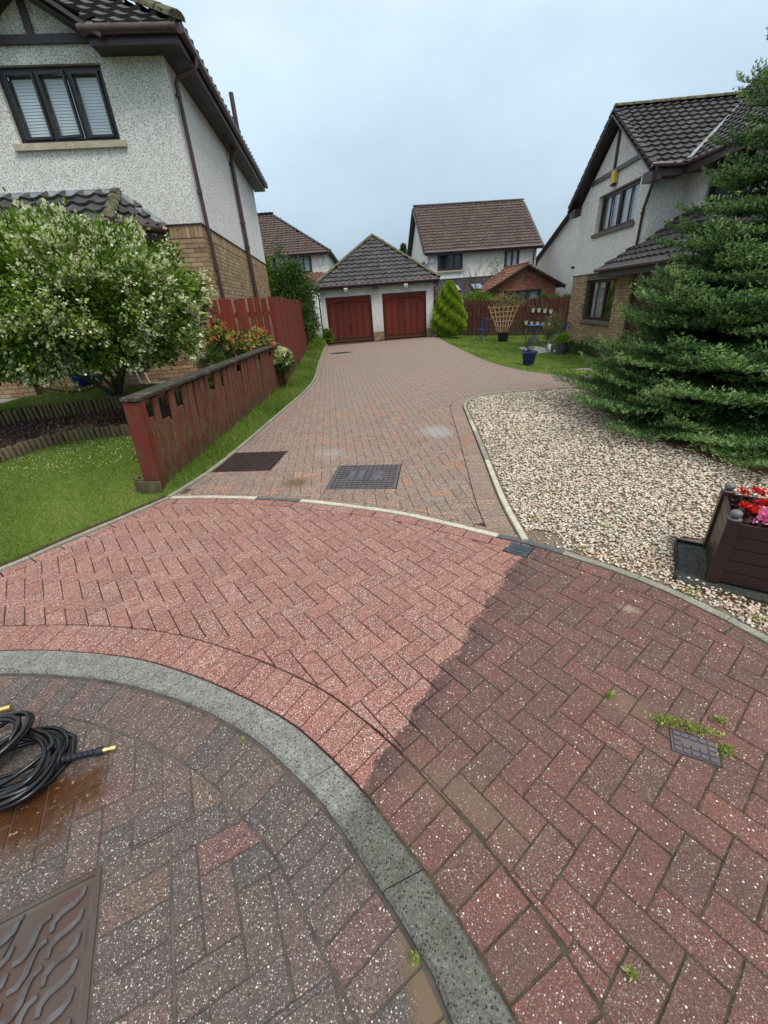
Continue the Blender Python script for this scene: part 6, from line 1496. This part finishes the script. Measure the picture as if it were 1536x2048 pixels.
# big wave-pattern cover in the road
t, f3 = plate_thing('large rusty iron cover with a raised wave pattern at the lower left', MHC[0], .6, .6, MHC[3], -.018, .02, 'iron')
ZC = -.017
mb = MB(); f3.box(mb, -.285, .278, -.285, .278, -.05, ZC-.005); part('plate', mb, 'iron', t)
mb = MB()
for a in ((-.305, .305, .290, .305), (-.305, .305, -.305, -.290), (-.305, -.290, -.290, .290), (.288, .305, -.290, .290)): f3.box(mb, *a, -.06, ZC)
part('frame', mb, 'iron', t)
def wave_bar(f, x, y, z, mirror, s_=1., cut=0):
    "one raised S-shaped tread bar"
    cl_ = [(-.040, -.040), (-.038, -.016), (-.018, .002), (.016, .010), (.036, .022), (.044, .046)]; wd = [.0065, .0085, .0095, .0095, .0085, .0065]
    if mirror: cl_ = [(-a, -b) if False else (b, a) for a, b in cl_]
    Lp, Rp = [], []
    for i, (a, b) in enumerate(cl_):
        p0 = cl_[max(0, i-1)]; p1 = cl_[min(5, i+1)]; dx, dy = p1[0]-p0[0], p1[1]-p0[1]; l_ = math.hypot(dx, dy); nx, ny = -dy/l_, dx/l_; w__ = wd[i]*s_
        Lp.append(f(x+(a*s_+nx*w__), y+(b*s_+ny*w__), z)); Rp.append(f(x+(a*s_-nx*w__), y+(b*s_-ny*w__), z))
    m = MB(); n = 6; base_ = [(p[0], p[1], p[2]-.006) for p in Lp+Rp]; vs = Lp+Rp+base_
    fs = [(i, i+1, n+i+1, n+i) for i in range(5)]+[(i, 2*n+i, 2*n+i+1, i+1) for i in range(5)]+[(n+i, n+i+1, 3*n+i+1, 3*n+i) for i in range(5)]
    m.add(vs, fs); return m
for i in range(6):
    for j_ in range(9):
        x = .222-i*.088; y = .225-j_*.062-(i % 2)*.031
        if abs(x) > .25 or abs(y) > .25: continue
        c = f3(x, y, 0)
        if i == 1 and j_ in (5, 6): continue
        part('tread_bar', wave_bar(f3, x, y, ZC+.002, i % 2 == 1, .93), 'iron_high', t)
mb = MB(); mb.beam(f3(.10, .28, ZC-.0035), f3(-.12, -.28, ZC-.0035), .004, .002); part('joint_line', mb, 'black_pot', t)
def letter(txt, f, x, y, z, size, rot, mat, parent, name='letter'):
    cu = bpy.data.curves.new(name, 'FONT'); cu.body = txt; cu.size = size; cu.extrude = .0015; cu.align_x = 'CENTER'; cu.align_y = 'CENTER'
    tmp = bpy.data.objects.new('tmp', cu); link(tmp); dg_ = bpy.context.evaluated_depsgraph_get(); me = bpy.data.meshes.new_from_object(tmp.evaluated_get(dg_)); bpy.data.objects.remove(tmp); me.materials.clear(); me.materials.append(MATS[mat])
    o = inst(name, me, parent, f(x, y, z), (0, 0, f.rot+rot)); return o
for x, y, c in ((.155, -.105, 'O'), (.105, -.135, 'O'), (-.03, -.10, 'C')): letter(c, f3, x, y, ZC+.0005, .052, .0, 'iron_high', t)
# brown washings
# small slate-coloured drain by the gravel and block-pattern cover in the dirty part
t, f4 = plate_thing('small square blue-grey drain grate where the edgings meet', (.925, 2.365), .15, .15, -.66, 0, .02, 'slate_cover', 'drain_grate', 'drain')
mb = MB(); f4.box(mb, -.075, .075, -.07, .07, -.04, .004); part('plate', mb, 'slate_cover', t)
for q in range(6): mb = MB(); f4.box(mb, -.055+q*.02, -.045+q*.02, -.01, .055, .0045, .009); part('bar', mb, 'slate_cover', t)
mb = MB(); f4.box(mb, -.05, .04, -.045, -.03, .0045, .008); part('bar', mb, 'slate_cover', t)
t, f5 = plate_thing('small grey stopcock cover with a block pattern fringed by weeds', (1.13, .925), .15, .15, -.9224+PI/2, 0, .02, 'iron_cover', 'stopcock_cover', 'drain cover')
f5 = Frame((1.13, .93), (math.cos(-.50), math.sin(-.50)), (-math.sin(-.50), math.cos(-.50)))
mb = MB(); f5.box(mb, -.075, .075, -.048, .048, -.04, .000); part('plate', mb, 'iron_cover', t)
for i in range(5):
    for j_ in range(4):
        if j_ == 2 and 1 <= i <= 3: continue
        mb = MB(); x = -.056+i*.028; y = -.034+j_*.0225; f5.box(mb, x-.011, x+.011, y-.0085, y+.0085, .0005, .005); part('raised_block', mb, 'iron_cover', t)
# rusty spot cover far up the drive
t, f6 = plate_thing('long thin rusty cover low in the far left of the drive', (-1.2, 16.4), .9, .3, 0, 0, .02, 'iron_rusty', 'drain_channel', 'drain')
mb = MB(); mb.prism([(-1.2+.42*math.cos(q*PI/8), 16.4+.28*math.sin(q*PI/8)) for q in range(16)], -.02, .004); part('plate', mb, 'iron_rusty', t)
# weeds
def weed(p, n, sx, sy, rot, h_, label, group=None, size=.016):
    t = thing('weed', (p[0], p[1], 0), label, 'weed', group); a = RNG.normal(size=(n, 2))*np.array((sx, sy))*.45; c_, s_ = math.cos(rot), math.sin(rot)
    P_ = np.stack([p[0]+a[:, 0]*c_-a[:, 1]*s_, p[1]+a[:, 0]*s_+a[:, 1]*c_, RNG.uniform(0, h_, n)], 1); V, F_, r_ = leaf_cloud(P_, size, RNG.random(n), up=.9, aspect=.35); arr_part('blades', V, F_, r_, 'weed', t)
weed((1.16, 1.005), 330, .12, .022, -.50, .018, 'yellow-green weeds along the upper edge of the stopcock cover')
weed((1.08, 1.03), 130, .045, .03, -.3, .022, 'tuft of yellow-green weed at the left corner of the stopcock cover')
weed((1.235, .905), 120, .03, .03, 0, .016, 'small weed tuft right of the stopcock cover')
weed((1.30, 1.02), 70, .03, .012, -.6, .014, 'bright weed in the joint beyond the stopcock cover')
weed((.93, 1.17), 80, .014, .014, 0, .022, 'little green weed alone in a joint left of the stopcock cover')
weed((.555, .355), 45, .010, .010, 0, .022, 'thin pale weed in a joint near the bottom right')
weed((-.005, .415), 45, .010, .010, 0, .028, 'small grass tuft in the dirt against the kerb')
weed((-.66, 1.085), 30, .008, .008, 0, .018, 'tiny green weed at the foot of the grey kerb')
for q, (x, y) in enumerate(((1.72, 1.78), (1.9, 1.55), (1.35, 2.3), (1.2, 2.75), (1.62, 2.55))): weed((x, y), 60, .07, .03, -.7, .03, ['green weed at the edging below the planter', 'weed among pebbles just below the planter', 'small weed in the gravel near the slate drain', 'weed in the gravel close to the pale edging', 'weed in the middle of the near gravel'][q])

# ================================================================== hose
hose = thing('pressure_washer_hose', (-1.6, 1.05, 0), 'coiled black rubber hose with brass ends lying on the wet blocks', 'hose')
def coil(cx, cy, rx, ry, rot, z0, dz, turns, jit, rad, name):
    pts = []; n = int(turns*36); ph_ = RNG.uniform(0, 6)
    for i in range(n):
        a_ = 2*PI*i/36; k_ = i/36; rr = 1+.10*math.sin(k_*2.3+ph_)+.05*math.sin(a_*1.7+ph_); ox = jit*math.sin(k_*1.9); oy = jit*math.cos(k_*2.7); c_, s_ = math.cos(rot+.15*math.sin(k_*1.3)), math.sin(rot+.15*math.sin(k_*1.3))
        x = rx*rr*math.cos(a_)+ox; y = ry*rr*math.sin(a_)+oy; pts.append((cx+x*c_-y*s_, cy+x*s_+y*c_, z0+abs(dz*math.sin(k_*2.1+a_*.5))+.006*k_))
    part(name, MB().tube(pts, rad, 8), 'black_rubber', hose)
coil(-1.575, 1.035, .155, .125, .3, .0, .035, 7, .022, .0095, 'coil')
coil(-1.56, 1.02, .17, .12, -.5, .022, .03, 6, .02, .0095, 'coil')
coil(-1.72, 1.11, .12, .10, .9, .045, .04, 5, .02, .0095, 'coil')
part('coil', MB().tube([(-1.76, .885, .0), (-1.60, .865, .0), (-1.48, .90, .0), (-1.40, .98, .0), (-1.375, 1.07, 0), (-1.42, 1.16, .005), (-1.52, 1.20, .02)], .0095, 8), 'black_rubber', hose)
part('hose_end', MB().tube([(-1.66, .93, .055), (-1.55, .985, .05), (-1.46, 1.025, .042), (-1.41, 1.043, .032)], .0075, 8), 'black_rubber', hose)
a = Vector((-1.415, 1.040, .030)); b = Vector((-1.258, 1.094, -.001)); pts = [a.lerp(b, i/26) for i in range(27)]
part('strain_relief', MB().tube(pts, [.010+(.0045 if (i % 3) else .0) if i < 22 else .0165 for i in range(27)], 12), 'black_soft', hose)
c = b+(b-a).normalized()*.006; dd_ = (b-a).normalized(); part('brass_fitting', MB().tube([b-dd_*.002, c+dd_*.010, c+dd_*.011, c+dd_*.020, c+dd_*.021, c+dd_*.040], [.0115, .0115, .009, .009, .0125, .0125], 14), 'brass', hose)
a = Vector((-1.95, 1.305, .012)); b = Vector((-1.845, 1.345, .004)); dd_ = (b-a).normalized(); part('brass_fitting', MB().tube([a, a+dd_*.045, a+dd_*.046, a+dd_*.06, a+dd_*.061, b], [.012, .012, .009, .009, .013, .013], 14), 'brass', hose)
part('hose_end', MB().tube([a, a-dd_*.1, a-dd_*.2+Vector((0, -.05, 0)), (-2.1, 1.15, .03)], .0095, 8), 'black_rubber', hose)

# ================================================================== planter
PO = np.array((1.865, 1.87)); pd = np.array((.82, -.57)); pd /= np.linalg.norm(pd); PF = Frame(PO, pd, (-pd[1]*1.0, pd[0]*1.0)); PF.d = np.array((.57, .82))/np.hypot(.57, .82)
pl = thing('planter_box', PF(0, 0, .03), 'dark brown slatted wooden planter with round post caps on the gravel', 'planter')
S_, Hh = .46, .40
for (x, y) in ((0.03, .03), (S_-.03, .03), (.03, S_-.03), (S_-.03, S_-.03)):
    mb = MB(); PF.box(mb, x-.032, x+.032, y-.032, y+.032, .02, Hh+.02); ps = part('post', mb, 'planter', pl)
    part('post_cap', MB().lathe(PF(x, y, Hh+.022), [(.03, 0), (.034, .008), (.012, .014)]+[(.029*math.cos(q*PI/8-PI/2+.5 if False else (q/8*PI-PI/2)), .036+.024*math.sin(q/8*PI-PI/2)) for q in range(1, 9)], 16), 'cap_grey', ps)
nb_ = 5; bh_ = (Hh-.02)/nb_
for q in range(nb_):
    for side_ in range(4):
        z0_, z1_ = .03+q*bh_, .03+(q+1)*bh_-.005; mb = MB()
        if side_ == 0: PF.box(mb, .064, S_-.064, .012, .030, z0_, z1_)
        elif side_ == 1: PF.box(mb, .012, .030, .064, S_-.064, z0_, z1_)
        elif side_ == 2: PF.box(mb, .064, S_-.064, S_-.030, S_-.012, z0_, z1_)
        else: PF.box(mb, S_-.030, S_-.012, .064, S_-.064, z0_, z1_)
        part('plank', mb, 'planter', pl)
mb = MB(); PF.box(mb, .035, S_-.035, .035, S_-.035, .05, Hh-.05); part('soil', mb, 'soil', pl)
bd = thing('bedding_plants', PF(S_/2, S_/2, Hh-.05), 'red, pink and white begonias with dark leaves filling the brown planter', 'flowers')
P_ = []
for q in range(1000): P_.append(PF(RNG.uniform(.05, S_-.05), RNG.uniform(.05, S_-.05), Hh-.05+RNG.uniform(0, .06)))
V, F_, r_ = leaf_cloud(np.array(P_), .034, RNG.random(1000), up=.5, aspect=.8); arr_part('leaves', V, F_, r_, 'dark_leaf', bd)
def bloom(s_, d_, z_, mat, n=34, sz_=.023):
    P_ = np.array(PF(s_, d_, z_))+RNG.normal(size=(n, 3))*np.array((.014, .014, .007)); V, F_, r_ = leaf_cloud(P_, sz_, RNG.random(n), up=1.1, aspect=.95); arr_part('flower', V, F_, r_, mat, bd)
for (s_, d_, m_) in ((.10, .40, 'petal_red'), (.16, .42, 'petal_red'), (.24, .42, 'petal_red'), (.28, .40, 'petal_red'), (.30, .34, 'petal_white'), (.35, .36, 'petal_white'), (.33, .41, 'petal_white'), (.39, .38, 'petal_white'), (.08, .16, 'petal_red'), (.12, .14, 'petal_red'), (.11, .19, 'petal_red'), (.16, .27, 'petal_red'), (.20, .26, 'petal_red'), (.24, .30, 'petal_red'),
                     (.22, .16, 'petal_pink'), (.19, .19, 'petal_pink'), (.16, .16, 'petal_pink'), (.14, .06, 'petal_pink'), (.17, .07, 'petal_pink'), (.25, .20, 'petal_pink'), (.28, .17, 'petal_pink'), (.31, .20, 'petal_pink'), (.34, .16, 'petal_pink'), (.21, .06, 'petal_pink'), (.24, .08, 'petal_pink'), (.27, .05, 'petal_pink'), (.30, .07, 'petal_pink'), (.34, .06, 'petal_pink'), (.38, .10, 'petal_pink'), (.40, .22, 'petal_red'), (.29, .27, 'petal_red'), (.40, .30, 'petal_white')):
    bloom(s_, d_, Hh+.045+RNG.uniform(-.012, .02), m_)
mt = top('rubber_mat', MB().prism([PF(-.14, -.06, 0)[:2], PF(.55, -.06, 0)[:2], PF(.55, .42, 0)[:2], PF(-.14, .42, 0)[:2]], -.01, .014, .002), 'mat_black', label='dark ribbed mat lying under the brown planter', category='mat')
eg = MB()
for a_, b_ in (((-.15, -.065), (-.15, .43)), ((-.15, .43), (.0, .43))): eg.beam(PF(*a_, .014), PF(*b_, .014), .008, .035)
part('raised_rim', eg, 'black_soft', mt)
top('soil_patch', MB().prism([PF(-.02, -.10, 0)[:2], PF(.6, -.14, 0)[:2], PF(.6, -.07, 0)[:2], PF(-.10, -.063, 0)[:2]], -.01, .006), 'soil', kind='structure')
